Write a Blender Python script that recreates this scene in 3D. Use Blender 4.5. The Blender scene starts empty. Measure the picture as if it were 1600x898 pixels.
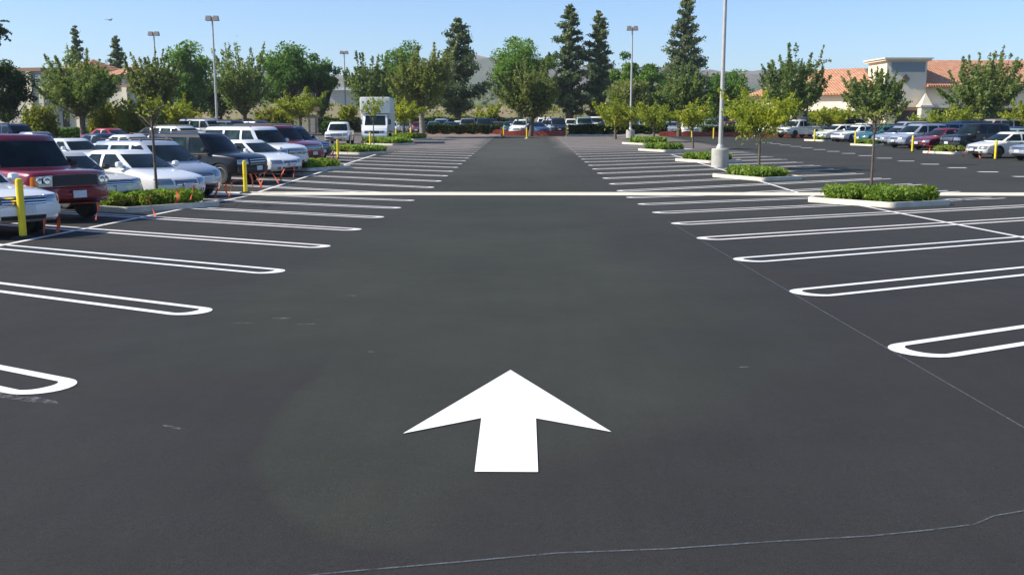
import bpy, bmesh, math, random
import numpy as np
from mathutils import Vector, Matrix
random.seed(7); rng = np.random.default_rng(7)
R = math.radians
S = bpy.context.scene
COL = S.collection

# ------------------------------------------------------------------ camera
PITCH, YAW, CAMH = 9.306, 0.806, 1.7
cam = bpy.data.cameras.new('camera'); cam.sensor_width = 36; cam.lens = 34.74
cam.clip_start = .1; cam.clip_end = 9000
camo = bpy.data.objects.new('camera', cam); COL.objects.link(camo)
camo.location = (0, 0, CAMH); camo.rotation_euler = (R(90 - PITCH), 0, R(YAW))
S.camera = camo

# ------------------------------------------------------------------ sky and sun
SUN_AZ = Vector((-.985, -.17)); SUN_EL = 40
W = bpy.data.worlds.new('World'); S.world = W; W.use_nodes = True
wn = W.node_tree.nodes; wl = W.node_tree.links
sky = wn.new('ShaderNodeTexSky'); sky.sky_type = 'NISHITA'; sky.sun_disc = False
sky.sun_elevation = R(SUN_EL); sky.sun_rotation = math.atan2(SUN_AZ.x, SUN_AZ.y)
sky.altitude = 50; sky.air_density = 1.0; sky.dust_density = .4; sky.ozone_density = 2.5
tint = wn.new('ShaderNodeMix'); tint.data_type = 'RGBA'; tint.blend_type = 'MULTIPLY'; tint.inputs[0].default_value = 1
tint.inputs[7].default_value = (.93, 1.08, 1.34, 1); wl.new(sky.outputs[0], tint.inputs[6])      # the clear blue of that day's sky
wl.new(tint.outputs[2], wn['Background'].inputs[0]); wn['Background'].inputs[1].default_value = .098
sd = bpy.data.lights.new('sun', 'SUN'); sd.energy = 5.0; sd.angle = R(.53); sd.color = (1, .94, .84)
so = bpy.data.objects.new('sun', sd); COL.objects.link(so)
d = Vector((SUN_AZ.x * math.cos(R(SUN_EL)), SUN_AZ.y * math.cos(R(SUN_EL)), math.sin(R(SUN_EL))))
so.rotation_euler = d.to_track_quat('Z', 'Y').to_euler(); so.location = (0, 0, 60)
S.view_settings.view_transform = 'Standard'; S.view_settings.look = 'None'
S.view_settings.exposure = 0.45; S.view_settings.gamma = 1

# ------------------------------------------------------------------ materials
def mat(name, col=(.5, .5, .5), rough=.6, metal=0., spec=.5, coat=0., build=None):
    m = bpy.data.materials.new(name); m.use_nodes = True
    n = m.node_tree.nodes; l = m.node_tree.links; b = n['Principled BSDF']
    b.inputs['Base Color'].default_value = (*col, 1); b.inputs['Roughness'].default_value = rough
    b.inputs['Metallic'].default_value = metal; b.inputs['Specular IOR Level'].default_value = spec
    b.inputs['Coat Weight'].default_value = coat; b.inputs['Coat Roughness'].default_value = .06
    if build: build(n, l, b)
    return m
def noise(n, l, scale, detail=4, rough=.6, coord='Object', vec=None):
    tc = n.new('ShaderNodeTexCoord'); t = n.new('ShaderNodeTexNoise')
    t.inputs['Scale'].default_value = scale; t.inputs['Detail'].default_value = detail; t.inputs['Roughness'].default_value = rough
    l.new(vec if vec is not None else tc.outputs[coord], t.inputs['Vector']); return t.outputs['Fac']
def ramp(n, l, fac, stops):
    r = n.new('ShaderNodeValToRGB'); e = r.color_ramp.elements
    while len(e) < len(stops): e.new(.5)
    for i, (p, c) in enumerate(stops):
        e[i].position = p; e[i].color = (*c, 1) if len(c) == 3 else c
    l.new(fac, r.inputs[0]); return r.outputs[0]
def mix(n, l, fac, a, b, mode='MIX'):
    m = n.new('ShaderNodeMix'); m.data_type = 'RGBA'; m.blend_type = mode
    for sock, v in ((m.inputs[0], fac), (m.inputs[6], a), (m.inputs[7], b)):
        if isinstance(v, (int, float)): sock.default_value = v
        elif isinstance(v, tuple): sock.default_value = (*v, 1)
        else: l.new(v, sock)
    return m.outputs[2]
def math_(n, l, op, a, b=None):
    m = n.new('ShaderNodeMath'); m.operation = op
    for i, v in enumerate((a, b)):
        if v is None: continue
        if isinstance(v, (int, float)): m.inputs[i].default_value = v
        else: l.new(v, m.inputs[i])
    return m.outputs[0]
def mrange(n, l, v, a, b, c=0., d=1.):
    m = n.new('ShaderNodeMapRange'); m.inputs[1].default_value = a; m.inputs[2].default_value = b
    m.inputs[3].default_value = c; m.inputs[4].default_value = d; l.new(v, m.inputs[0]); return m.outputs[0]
def bump(n, l, b, fac, s=.3, dist=.01):
    k = n.new('ShaderNodeBump'); k.inputs['Strength'].default_value = s; k.inputs['Distance'].default_value = dist
    l.new(fac, k.inputs['Height']); l.new(k.outputs[0], b.inputs['Normal'])

def asphalt_build(n, l, b):
    tc = n.new('ShaderNodeTexCoord'); sx = n.new('ShaderNodeSeparateXYZ'); l.new(tc.outputs['Object'], sx.inputs[0])
    X, Y = sx.outputs['X'], sx.outputs['Y']
    # wobble so that the seal coat's edges are not ruled lines
    wob = noise(n, l, .35, 3); wv = mrange(n, l, wob, .3, .7, -.6, .6)
    Xw = math_(n, l, 'ADD', X, wv)
    # fresh seal coat on the stalls, lighter driven aisle; the coat was laid in broad sweeps
    aisle = math_(n, l, 'MULTIPLY', mrange(n, l, Xw, -3.9, -2.6), mrange(n, l, Xw, 3.3, .9))
    # bent edge where a later, darker sweep of sealer stops short of the arrow
    e1 = math_(n, l, 'POWER', math_(n, l, 'DIVIDE', math_(n, l, 'SUBTRACT', X, -.5), 1.05), 2.)
    e2 = math_(n, l, 'POWER', math_(n, l, 'DIVIDE', math_(n, l, 'MINIMUM', math_(n, l, 'SUBTRACT', Y, 6.1), 0.), 2.15), 2.)
    sml = math_(n, l, 'MULTIPLY', math_(n, l, 'SUBTRACT', noise(n, l, 1.6, 3), .5), .35)
    left = mrange(n, l, math_(n, l, 'ADD', math_(n, l, 'ADD', e1, e2), sml), 1.08, .94)
    edge = math_(n, l, 'ADD', 4.12, math_(n, l, 'MULTIPLY', math_(n, l, 'MAXIMUM', math_(n, l, 'ADD', X, .5), 0.), 1.05))
    gap = math_(n, l, 'SUBTRACT', Y, math_(n, l, 'ADD', edge, sml))
    right = mrange(n, l, gap, -.2, .75)
    inner = math_(n, l, 'MULTIPLY', mrange(n, l, X, -.7, -.3), right)
    inner = math_(n, l, 'ADD', inner, math_(n, l, 'MULTIPLY', left, mrange(n, l, X, -.3, -.7)))
    far = mrange(n, l, math_(n, l, 'ADD', Y, wv), 6.2, 9.)
    aisle2 = math_(n, l, 'MULTIPLY', aisle, math_(n, l, 'MAXIMUM', math_(n, l, 'MULTIPLY', inner, .8), far))
    dark = mix(n, l, noise(n, l, .7, 5), (.0290, .0272, .0250), (.0345, .0325, .0302))
    lite = mix(n, l, noise(n, l, .9, 5), (.0355, .0372, .0280), (.0412, .0430, .0328))
    c = mix(n, l, aisle2, dark, lite)
    # sealing gets older with distance; the far stalls were never resealed
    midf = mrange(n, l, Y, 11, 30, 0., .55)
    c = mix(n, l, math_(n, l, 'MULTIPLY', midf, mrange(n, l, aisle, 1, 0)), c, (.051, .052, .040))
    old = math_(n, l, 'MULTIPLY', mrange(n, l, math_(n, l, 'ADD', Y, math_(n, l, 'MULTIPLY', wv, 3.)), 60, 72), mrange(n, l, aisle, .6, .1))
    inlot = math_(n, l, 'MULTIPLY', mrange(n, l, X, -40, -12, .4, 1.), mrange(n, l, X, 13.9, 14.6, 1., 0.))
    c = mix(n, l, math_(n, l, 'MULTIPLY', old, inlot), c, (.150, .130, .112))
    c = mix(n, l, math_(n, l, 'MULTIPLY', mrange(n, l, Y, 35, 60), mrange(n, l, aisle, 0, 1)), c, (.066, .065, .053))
    # broad stains and fine aggregate
    st = ramp(n, l, noise(n, l, .22, 6, .7), [(.35, (.88, .88, .88)), (.65, (1.12, 1.12, 1.12))])
    c = mix(n, l, 1., c, st, 'MULTIPLY')
    fine = noise(n, l, 160, 3, .7)
    c = mix(n, l, 1., c, ramp(n, l, fine, [(.3, (.6, .6, .6)), (.7, (1.45, 1.45, 1.45))]), 'MULTIPLY')
    c = mix(n, l, 1., c, ramp(n, l, noise(n, l, 28, 4, .7), [(.3, (.92, .92, .92)), (.7, (1.09, 1.09, 1.09))]), 'MULTIPLY')
    # pale squeegee streaks, stretched along the aisle
    mp = n.new('ShaderNodeMapping'); mp.inputs['Scale'].default_value = (5., .25, 1); l.new(tc.outputs['Object'], mp.inputs[0])
    stk = noise(n, l, 1.2, 5, .6, vec=mp.outputs[0])
    c = mix(n, l, 1., c, ramp(n, l, stk, [(.35, (.975, .975, .975)), (.7, (1.03, 1.03, 1.03))]), 'MULTIPLY')
    l.new(c, b.inputs['Base Color'])
    l.new(mrange(n, l, noise(n, l, 2.2, 4), .3, .7, .78, .9), b.inputs['Roughness'])
    bump(n, l, b, fine, .35, .006)
M = {}
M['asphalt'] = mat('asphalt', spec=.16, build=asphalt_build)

def speck(c1, c2, scale, rough=.8, bs=.2, fine=None):
    def f(n, l, b):
        c = mix(n, l, mrange(n, l, noise(n, l, scale, 5), .35, .65), c1, c2)
        if fine: c = mix(n, l, 1., c, ramp(n, l, noise(n, l, fine, 3, .7), [(.3, (.8, .8, .8)), (.7, (1.18, 1.18, 1.18))]), 'MULTIPLY')
        l.new(c, b.inputs['Base Color']); b.inputs['Roughness'].default_value = rough
        if bs: bump(n, l, b, noise(n, l, (fine or scale * 6), 4), bs, .02)
    return f
M['dirt'] = mat('dirt', build=speck((.19, .15, .09), (.12, .12, .05), .35, .95, .3, 3))
M['bank'] = mat('dry_bank', build=speck((.27, .2, .12), (.15, .145, .06), .09, .95, .4, 1.3))
M['lawn'] = mat('lawn', build=speck((.10, .13, .03), (.16, .15, .05), .5, .95, .4, 6))
M['mulch'] = mat('red_mulch', build=speck((.30, .085, .04), (.17, .06, .035), 2.5, .95, .6, 25))
M['soil'] = mat('soil', build=speck((.08, .055, .035), (.05, .035, .025), 5, .95, .5, 40))
M['concrete'] = mat('concrete', build=speck((.74, .67, .52), (.64, .58, .45), 1.8, .85, .15, 60))
M['kerb'] = mat('kerb_concrete', build=speck((.66, .60, .48), (.50, .46, .38), 2.5, .85, .15, 60))
M['base'] = mat('lamp_base_concrete', build=speck((.50, .48, .42), (.41, .39, .34), 3, .85, .2, 50))
def paint_build(col, wear_lo, wear_hi, grime=.0):
    def f(n, l, b):
        g = noise(n, l, 26, 6, .75); g2 = noise(n, l, 1.1, 4)
        c = mix(n, l, mrange(n, l, g2, .35, .7), col, tuple(x * .86 for x in col))
        c = mix(n, l, mrange(n, l, g, wear_lo, wear_hi), (.09, .09, .085), c)
        l.new(c, b.inputs['Base Color']); b.inputs['Roughness'].default_value = .65
        bump(n, l, b, noise(n, l, 160, 3, .7), .2, .004)
    return f
M['paint_new'] = mat('new_line_paint', build=paint_build((.86, .86, .84), .16, .24))
M['paint_arrow'] = mat('arrow_paint', build=paint_build((.93, .93, .92), .02, .06))
M['paint_mid'] = mat('line_paint', build=paint_build((.80, .75, .70), .22, .32))
M['paint_old'] = mat('faded_line_paint', build=paint_build((.55, .50, .47), .34, .46))
def smear_build(col, lo, hi, sc):
    def f(n, l, b):
        b.inputs['Base Color'].default_value = (*col, 1); b.inputs['Roughness'].default_value = .8
        l.new(mrange(n, l, noise(n, l, sc, 5, .7), lo, hi), b.inputs['Alpha'])
    return f
M['smear'] = mat('paint_smear', build=smear_build((.26, .26, .25), .42, .85, 14))
M['chalk'] = mat('chalk_line', build=smear_build((.16, .185, .20), .3, .8, 30))
M['steel'] = mat('galvanised_pole', (.52, .50, .46), .5, .25, build=speck((.55, .52, .47), (.46, .44, .41), 2, .5, 0))
M['lamphead'] = mat('lamp_head', (.30, .25, .22), .5)
M['lens'] = mat('lamp_lens', (.5, .5, .48), .15)
M['yellow'] = mat('yellow_plastic', build=speck((.88, .66, .012), (.78, .57, .01), 6, .45, 0))
M['rubber'] = mat('black_rubber', (.022, .022, .023), .75)
M['orange'] = mat('orange_tape', (.62, .10, .03), .6)
M['red_net'] = mat('red_netting', build=speck((.46, .075, .04), (.30, .05, .03), 6, .7, 0))
M['bark'] = mat('bark', build=speck((.17, .125, .09), (.09, .068, .05), 7, .9, .6, 30))
M['barkpale'] = mat('pale_bark', build=speck((.34, .29, .23), (.20, .165, .13), 5, .9, .5, 25))
def leafmat(name, c1, c2, trans=.45):
    m = bpy.data.materials.new(name); m.use_nodes = True; n = m.node_tree.nodes; l = m.node_tree.links
    b = n['Principled BSDF']; out = n['Material Output']
    at = n.new('ShaderNodeAttribute'); at.attribute_name = 'tint'
    c = mix(n, l, at.outputs['Fac'], c1, c2)
    oi = n.new('ShaderNodeObjectInfo')
    c = mix(n, l, 1., c, ramp(n, l, oi.outputs['Random'], [(0, (.9, .92, .9)), (1, (1.1, 1.06, 1.0))]), 'MULTIPLY')
    l.new(c, b.inputs['Base Color']); b.inputs['Roughness'].default_value = .55; b.inputs['Specular IOR Level'].default_value = .3
    t = n.new('ShaderNodeBsdfTranslucent')
    l.new(mix(n, l, 1., c, (1.25, 1.3, .6), 'MULTIPLY'), t.inputs[0])
    ms = n.new('ShaderNodeMixShader'); ms.inputs[0].default_value = trans
    l.new(b.outputs[0], ms.inputs[1]); l.new(t.outputs[0], ms.inputs[2]); l.new(ms.outputs[0], out.inputs[0])
    return m
M['leaf_pear'] = leafmat('leaf_grey_green', (.12, .185, .05), (.25, .30, .10))
M['leaf_pear2'] = leafmat('leaf_olive', (.135, .18, .048), (.26, .28, .095))
M['leaf_dense'] = leafmat('leaf_mid_green', (.065, .15, .028), (.18, .30, .06))
M['leaf_dark'] = leafmat('leaf_dark_green', (.022, .05, .018), (.05, .085, .025))
M['leaf_pine'] = leafmat('leaf_pine', (.095, .135, .075), (.22, .26, .13), .35)
M['leaf_young'] = leafmat('leaf_yellow_green', (.20, .26, .025), (.42, .43, .05), .45)
M['leaf_bush'] = leafmat('leaf_bush', (.11, .20, .022), (.32, .42, .07), .45)
M['leaf_hedge'] = leafmat('leaf_hedge', (.03, .055, .015), (.085, .12, .03))
M['leaf_lime'] = leafmat('leaf_lime', (.16, .19, .02), (.30, .30, .04), .4)

PAINTS = {
 'white': (.80, .80, .77), 'pearl': (.74, .73, .68), 'cream': (.72, .69, .58), 'silver': (.42, .45, .49), 'grey': (.20, .21, .22),
 'maroon': (.19, .008, .02), 'red': (.38, .02, .02), 'black': (.012, .012, .014), 'charcoal': (.009, .0085, .010), 'navy': (.015, .03, .075),
 'blue': (.03, .09, .22), 'teal': (.03, .16, .16), 'green': (.02, .07, .05), 'gold': (.42, .36, .25), 'tan': (.35, .29, .2), 'palegreen': (.25, .33, .3), 'brown': (.1, .05, .03)}
def paintmat(c):
    k = 'paint_' + c
    if k not in M:
        met = 0. if c in ('white', 'cream', 'red') else .35
        M[k] = mat('car_paint_' + c, PAINTS[c], .32, met, .5, .35 if c in ('charcoal', 'black', 'navy') else .9)
    return M[k]
def glass_build(n, l, b):
    c = ramp(n, l, noise(n, l, 1.3, 3), [(.35, (.006, .010, .011)), (.56, (.012, .024, .024)), (.66, (.035, .062, .06))])
    l.new(c, b.inputs['Base Color'])
M['glass'] = mat('car_glass', (.015, .022, .025), .07, 0, .22, 0., build=glass_build)
M['chrome'] = mat('chrome', (.72, .72, .72), .18, 1.)
M['alloy'] = mat('alloy', (.58, .57, .55), .3, .6)
M['trim'] = mat('dark_trim', (.03, .03, .032), .55)
M['lamp'] = mat('headlamp_glass', (.26, .29, .32), .1, .5, .7, 1.)
M['amber'] = mat('amber_lens', (.75, .22, .03), .2, 0, .6, .5)
M['tail'] = mat('red_lens', (.42, .012, .012), .18, 0, .6, .6)
M['plate'] = mat('number_plate', build=speck((.72, .73, .74), (.5, .52, .56), 30, .4, 0))
M['boxwhite'] = mat('truck_box', build=speck((.74, .74, .66), (.66, .67, .6), .8, .5, 0))
M['stucco'] = mat('cream_stucco', build=speck((.80, .71, .53), (.74, .65, .48), .5, .9, .1, 20))
M['stucco2'] = mat('beige_stucco', build=speck((.60, .56, .44), (.54, .50, .40), .5, .9, .1, 20))
M['bluegrey'] = mat('blue_grey_band', (.25, .29, .30), .8)
M['dark'] = mat('dark_opening', (.03, .026, .024), .4)
M['fascia'] = mat('brown_fascia', (.28, .17, .11), .7)
def tile_build(n, l, b):
    tc = n.new('ShaderNodeTexCoord'); w = n.new('ShaderNodeTexWave'); w.wave_type = 'BANDS'; w.bands_direction = 'X'
    w.inputs['Scale'].default_value = 1.1; w.inputs['Distortion'].default_value = .4; l.new(tc.outputs['Object'], w.inputs['Vector'])
    c = ramp(n, l, noise(n, l, 1.6, 6, .75), [(.3, (.33, .135, .07)), (.5, (.50, .235, .125)), (.7, (.60, .34, .21))])
    l.new(c, b.inputs['Base Color']); b.inputs['Roughness'].default_value = .85
    bump(n, l, b, w.outputs['Fac'], .8, .08)
M['tile'] = mat('roof_tile', build=tile_build)
def hill_build(n, l, b):
    c = ramp(n, l, noise(n, l, .006, 8, .65), [(.36, (.075, .095, .06)), (.46, (.12, .115, .085)), (.54, (.19, .145, .12)), (.66, (.26, .21, .17))])
    c = mix(n, l, mrange(n, l, noise(n, l, .035, 5, .7), .5, .62), c, (.085, .10, .055))
    l.new(c, b.inputs['Base Color']); b.inputs['Roughness'].default_value = 1
M['hill'] = mat('hill_scrub', build=hill_build)
M['bird'] = mat('bird_feather', (.3, .3, .3), .8)

# ------------------------------------------------------------------ helpers
def gz(Y):
    if Y < 31.2: return -.01425 * Y
    if Y < 120: return -.4446 + .01425 * (Y - 31.2)
    return .8208
def at(px, Y):           # world X of a photo column (1600 wide) at ground distance Y
    x = (px - 800) / 1544.; p, w = R(PITCH), R(YAW)
    f = math.cos(p) + .13 * math.sin(p) * 1.2
    return (x * math.cos(w) - f * math.sin(w)) / (x * math.sin(w) + f * math.cos(w)) * Y
def topz(py, Y):         # height of a photo row at distance Y
    return CAMH + (196 - py) / 1544. * Y
def tag(o, label=None, cat=None, group=None, kind=None):
    if label: o['label'] = label
    if cat: o['category'] = cat
    if group: o['group'] = group
    if kind: o['kind'] = kind
    return o
def empty(name, loc, rz=0., s=None):
    o = bpy.data.objects.new(name, None); COL.objects.link(o); o.location = loc; o.rotation_euler = (0, 0, rz)
    o.empty_display_size = .3
    if s: o.scale = s
    return o
def link(name, me, parent=None, loc=None):
    o = bpy.data.objects.new(name, me); COL.objects.link(o)
    if parent: o.parent = parent
    if loc: o.location = loc
    return o
def fin(me, ms, smooth=None):
    for m in (ms if isinstance(ms, (list, tuple)) else [ms]): me.materials.append(m)
    if smooth:
        me.polygons.foreach_set('use_smooth', [True] * len(me.polygons)); me.set_sharp_from_angle(angle=R(smooth))
    me.update(); return me
class MB:                # collects shapes into one mesh
    def __init__(s): s.v = []; s.f = []; s.mi = []
    def add(s, v, f, mi=0):
        b = len(s.v); s.v += [tuple(p) for p in v]; s.f += [tuple(b + i for i in q) for q in f]; s.mi += [mi] * len(f)
    def box(s, x0, x1, y0, y1, z0, z1, mi=0, M4=None, bev=0):
        v = [(x, y, z) for z in (z0, z1) for (x, y) in ((x0, y0), (x1, y0), (x1, y1), (x0, y1))]
        if M4 is not None: v = [M4 @ Vector(p) for p in v]
        s.add(v, [(3, 2, 1, 0), (4, 5, 6, 7), (0, 1, 5, 4), (1, 2, 6, 5), (2, 3, 7, 6), (3, 0, 4, 7)], mi)
    def prism(s, poly, z0, z1, mi=0, top=None):
        n = len(poly); t = top or poly
        v = [(x, y, z0) for x, y in poly] + [(x, y, z1) for x, y in t]
        s.add(v, [tuple(reversed(range(n))), tuple(range(n, 2 * n))] + [(i, (i + 1) % n, n + (i + 1) % n, n + i) for i in range(n)], mi)
    def tube(s, pts, rad, n=8, mi=0, cap=True):
        pts = [Vector(p) for p in pts]; k = len(pts)
        rad = rad if isinstance(rad, (list, tuple)) else [rad] * k
        v = []; f = []
        for i, p in enumerate(pts):
            t = (pts[min(i + 1, k - 1)] - pts[max(i - 1, 0)]).normalized()
            a = t.orthogonal().normalized() if i == 0 else (a - t * a.dot(t)).normalized()
            bb = t.cross(a)
            for j in range(n):
                th = 2 * math.pi * j / n; v.append(p + (a * math.cos(th) + bb * math.sin(th)) * rad[i])
        for i in range(k - 1):
            for j in range(n):
                f.append((i * n + j, i * n + (j + 1) % n, (i + 1) * n + (j + 1) % n, (i + 1) * n + j))
        if cap: f += [tuple(reversed(range(n))), tuple(range((k - 1) * n, k * n))]
        s.add(v, f, mi)
    def lathe(s, prof, n=20, mi=0, M4=None):     # prof (r, z)
        v = [(r * math.cos(2 * math.pi * j / n), r * math.sin(2 * math.pi * j / n), z) for r, z in prof for j in range(n)]
        if M4 is not None: v = [M4 @ Vector(p) for p in v]
        f = [(i * n + j, i * n + (j + 1) % n, (i + 1) * n + (j + 1) % n, (i + 1) * n + j) for i in range(len(prof) - 1) for j in range(n)]
        f += [tuple(reversed(range(n))), tuple(range((len(prof) - 1) * n, len(prof) * n))]
        s.add(v, f, mi)
    def mesh(s, name, ms, smooth=None, bev=0):
        me = bpy.data.meshes.new(name); me.from_pydata(s.v, [], s.f)
        if bev:
            bm = bmesh.new(); bm.from_mesh(me)
            bmesh.ops.bevel(bm, geom=bm.edges[:], offset=bev, segments=2, affect='EDGES', profile=.6); bm.to_mesh(me); bm.free()
        elif len(set(s.mi)) > 1: me.polygons.foreach_set('material_index', s.mi)
        return fin(me, ms, smooth)
    def obj(s, name, ms, parent=None, smooth=None, loc=None, bev=0): return link(name, s.mesh(name, ms, smooth, bev), parent, loc)

# ------------------------------------------------------------------ ground
def sheet(name, xs, ys, zf, m, dz=0., kind='structure', parent=None):
    v = [(x, y, zf(x, y) + dz) for y in ys for x in xs]; nx = len(xs)
    f = [(j * nx + i, j * nx + i + 1, (j + 1) * nx + i + 1, (j + 1) * nx + i) for j in range(len(ys) - 1) for i in range(nx - 1)]
    me = bpy.data.meshes.new(name); me.from_pydata(v, [], f); fin(me, m); o = link(name, me, parent)
    if kind and not parent: tag(o, kind=kind)
    return o
def cell(x, y): return math.sin(x * .013 + 1) * math.cos(y * .017) + .5 * math.sin(x * .041 + y * .03)
tag(sheet('ground', [-3000, -400, -150, 150, 400, 3000], [-200, 0, 31.2, 120, 300, 6000], lambda x, y: gz(y) if y > 0 else 0., M['dirt'], -.06),
    'dry earth spreading out beyond the car park')
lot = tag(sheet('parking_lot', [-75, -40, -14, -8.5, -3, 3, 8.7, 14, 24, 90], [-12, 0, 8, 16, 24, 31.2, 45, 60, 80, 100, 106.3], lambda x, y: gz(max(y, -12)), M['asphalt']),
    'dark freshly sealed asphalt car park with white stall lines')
tag(sheet('far_road', [-150, -60, 0, 60, 150], [109, 120, 127], lambda x, y: gz(y), M['asphalt']), 'strip of asphalt where the far row of cars stands')
tag(sheet('drain_gutter', [-14.5, 0, 20, 60], [30.5, 31.2, 31.95], lambda x, y: gz(y) - (.008 if abs(y - 31.2) < .1 else 0), M['concrete'], .012),
    'pale concrete drainage gutter running straight across the car park')

# ------------------------------------------------------------------ painted markings: sheets lying on the asphalt
def flat(name, polys, m, dz=.005, parent=lot):
    mb = MB()
    for p in polys: mb.add([(x, y, gz(y) + dz) for x, y in p], [tuple(range(len(p)))])
    return mb.obj(name, m, parent)
def hairpin(tip, dirx, length, w=.58, lw=None):
    # two parallel lines joined by a round end that starts at the aisle
    w = w if dirx > 0 else w * .84
    lw = lw or (.098 if tip[1] < 15 else .125)
    d = Vector((dirx * .866, .5)); n = Vector((-dirx * .5, .866)); r = w / 2
    c = Vector(tip) - Vector((-dirx * r, 0)) ; out = []; inn = []
    a0 = math.atan2(n.y, n.x); sgn = 1 if dirx > 0 else -1
    K = 12
    for i in range(K + 1):
        a = a0 + sgn * math.pi * i / K
        e = Vector((math.cos(a), math.sin(a))); out.append(c + e * r)
        q = math.sin(math.pi * i / K); inn.append(c + e * (r - lw - .07 * q))
    out = [out[0] + d * length] + out + [out[-1] + d * length]; inn = [inn[0] + d * length] + inn + [inn[-1] + d * length]
    # split the long runs so that they follow the dip at the gutter
    def dens(L):
        a, b = L[0], L[1]; y, z = L[-2], L[-1]
        return [a.lerp(b, t / 8) for t in range(8)] + L[1:-1] + [y.lerp(z, t / 8) for t in range(1, 9)]
    out, inn = dens(out), dens(inn)
    return [[out[i], out[i + 1], inn[i + 1], inn[i]] for i in range(len(out) - 1)]
def stripe(tip, dirx, length, **k):
    y = tip[1]
    m = M['paint_new'] if y < 15 else M['paint_mid'] if y < 62 else M['paint_old']
    return flat('stall_line', hairpin(tip, dirx, length, **k), m, .005 + .0008 * (int(y) % 2))
ISL_R = [(7.75, 27.5), (7.4, 39.6), (7.7, 53.6), (7.5, 64.8), (7.4, 77.0), (7.6, 89.0)]      # west corner of each planter
ISL_L = [(-7.75, 25.3), (-8.0, 45.6), (-8.6, 62.6), (-8.6, 78.0), (-8.4, 92.0)]
def blocked(px, py, dirx):
    return None
for k in range(-1, 31):
    y = 7.94 + 3.085 * k
    if y < 99: stripe((2.98, y), 1, 12.4 if y < 60 else 6.0)
    y = 6.65 + 3.045 * k
    if y < 99: stripe((-3.15, y), -1, 12.2 if y < 55 else 5.8)
for i, Y in enumerate([82.8, 79.9, 76.9, 74, 71, 68, 64.9, 61.8, 58.7, 55.6, 52.4, 49.3, 46.2, 43.1, 40, 36.9]):
    flat('stall_line', [[(19.45, Y + .12), (19.5, Y - .22), (20.25, Y - .30), (20.3, Y + .05)]], M['paint_mid'], .005)
flat('head_line', [[(8.68, 6), (8.79, 6), (8.79, 31), (8.68, 31)], [(8.68, 32), (8.79, 32), (8.79, 60), (8.68, 60)]], M['paint_mid'], .0085)
flat('head_line', [[(-8.56, 4), (-8.45, 4), (-8.45, 31), (-8.56, 31)], [(-8.72, 32), (-8.60, 32), (-9.0, 60), (-9.12, 60)]], M['paint_mid'], .0085)
arrow = [(-.112, 7.17), (.505, 5.60), (.065, 5.88), (.066, 4.885), (-.262, 4.885), (-.272, 5.88), (-.715, 5.55)]
flat('arrow_marking', [[arrow[0], arrow[6], arrow[5], arrow[2], arrow[1]], [arrow[5], arrow[4], arrow[3], arrow[2]]], M['paint_arrow'], .006)
flat('chalk_line', [[(2.965, 2.5), (2.978, 2.5), (3.006, 21), (2.99, 21)]], M['chalk'], .004)
cr = [(-.95, 3.62), (-.71, 3.68), (-.3, 3.77), (.13, 3.87), (.6, 3.92), (1.04, 4.0), (1.5, 4.07), (1.78, 4.14), (2.01, 4.21), (2.14, 4.31), (2.32, 4.38), (2.7, 4.5)]
flat('chalk_line', [[cr[i], cr[i + 1], (cr[i + 1][0], cr[i + 1][1] + .012), (cr[i][0], cr[i][1] + .012)] for i in range(len(cr) - 1)], M['chalk'], .0045)
for (x, y, l_, w_, a) in [(-3.4, 6.35, .40, .06, -.42), (-2.1, 5.66, .10, .015, -.5), (-2.65, 9.05, .09, .03, -.1), (-2.35, 9.3, .09, .03, 0), (-2.05, 9.0, .09, .03, .1), (-1.92, 10.7, .06, .04, 0), (-1.25, 7.8, .03, .02, 0), (1.65, 7.3, .04, .015, .1)]:
    c, s_ = math.cos(a), math.sin(a)
    ring = [(x + l_ * math.cos(t) * c - w_ * math.sin(t) * s_, y + l_ * math.cos(t) * s_ + w_ * math.sin(t) * c) for t in [2 * math.pi * i / 10 for i in range(10)]]
    flat('paint_smear', [ring], M['smear'], .0035)

# ------------------------------------------------------------------ leaves
def leaves_mesh(name, C, size, tint, m, jit=.5, up=.0):
    N = len(C); a = rng.normal(size=(N, 3)); a[:, 2] += up; a /= np.linalg.norm(a, axis=1)[:, None]
    b = rng.normal(size=(N, 3)); b -= (b * a).sum(1)[:, None] * a; b /= np.linalg.norm(b, axis=1)[:, None]
    c = np.cross(a, b); sz = size * (1 + jit * (rng.random(N) - .5) * 2)
    b = b * sz[:, None]; c = c * (sz * .55)[:, None]
    V = np.stack([C - b, C - c * .9 + a * sz[:, None] * .12, C + b, C + c * .9 + a * sz[:, None] * .12], 1).reshape(-1, 3)
    me = bpy.data.meshes.new(name); me.vertices.add(4 * N); me.vertices.foreach_set('co', V.ravel().astype(np.float32))
    me.loops.add(4 * N); me.loops.foreach_set('vertex_index', np.arange(4 * N, dtype=np.int32))
    me.polygons.add(N); me.polygons.foreach_set('loop_start', np.arange(0, 4 * N, 4, dtype=np.int32))
    at_ = me.attributes.new('tint', 'FLOAT', 'FACE'); at_.data.foreach_set('value', np.clip(tint, 0, 1).astype(np.float32))
    me.update(); me.materials.append(m); return me
def sph(n): v = rng.normal(size=(n, 3)); return v / np.linalg.norm(v, axis=1)[:, None]

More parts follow.
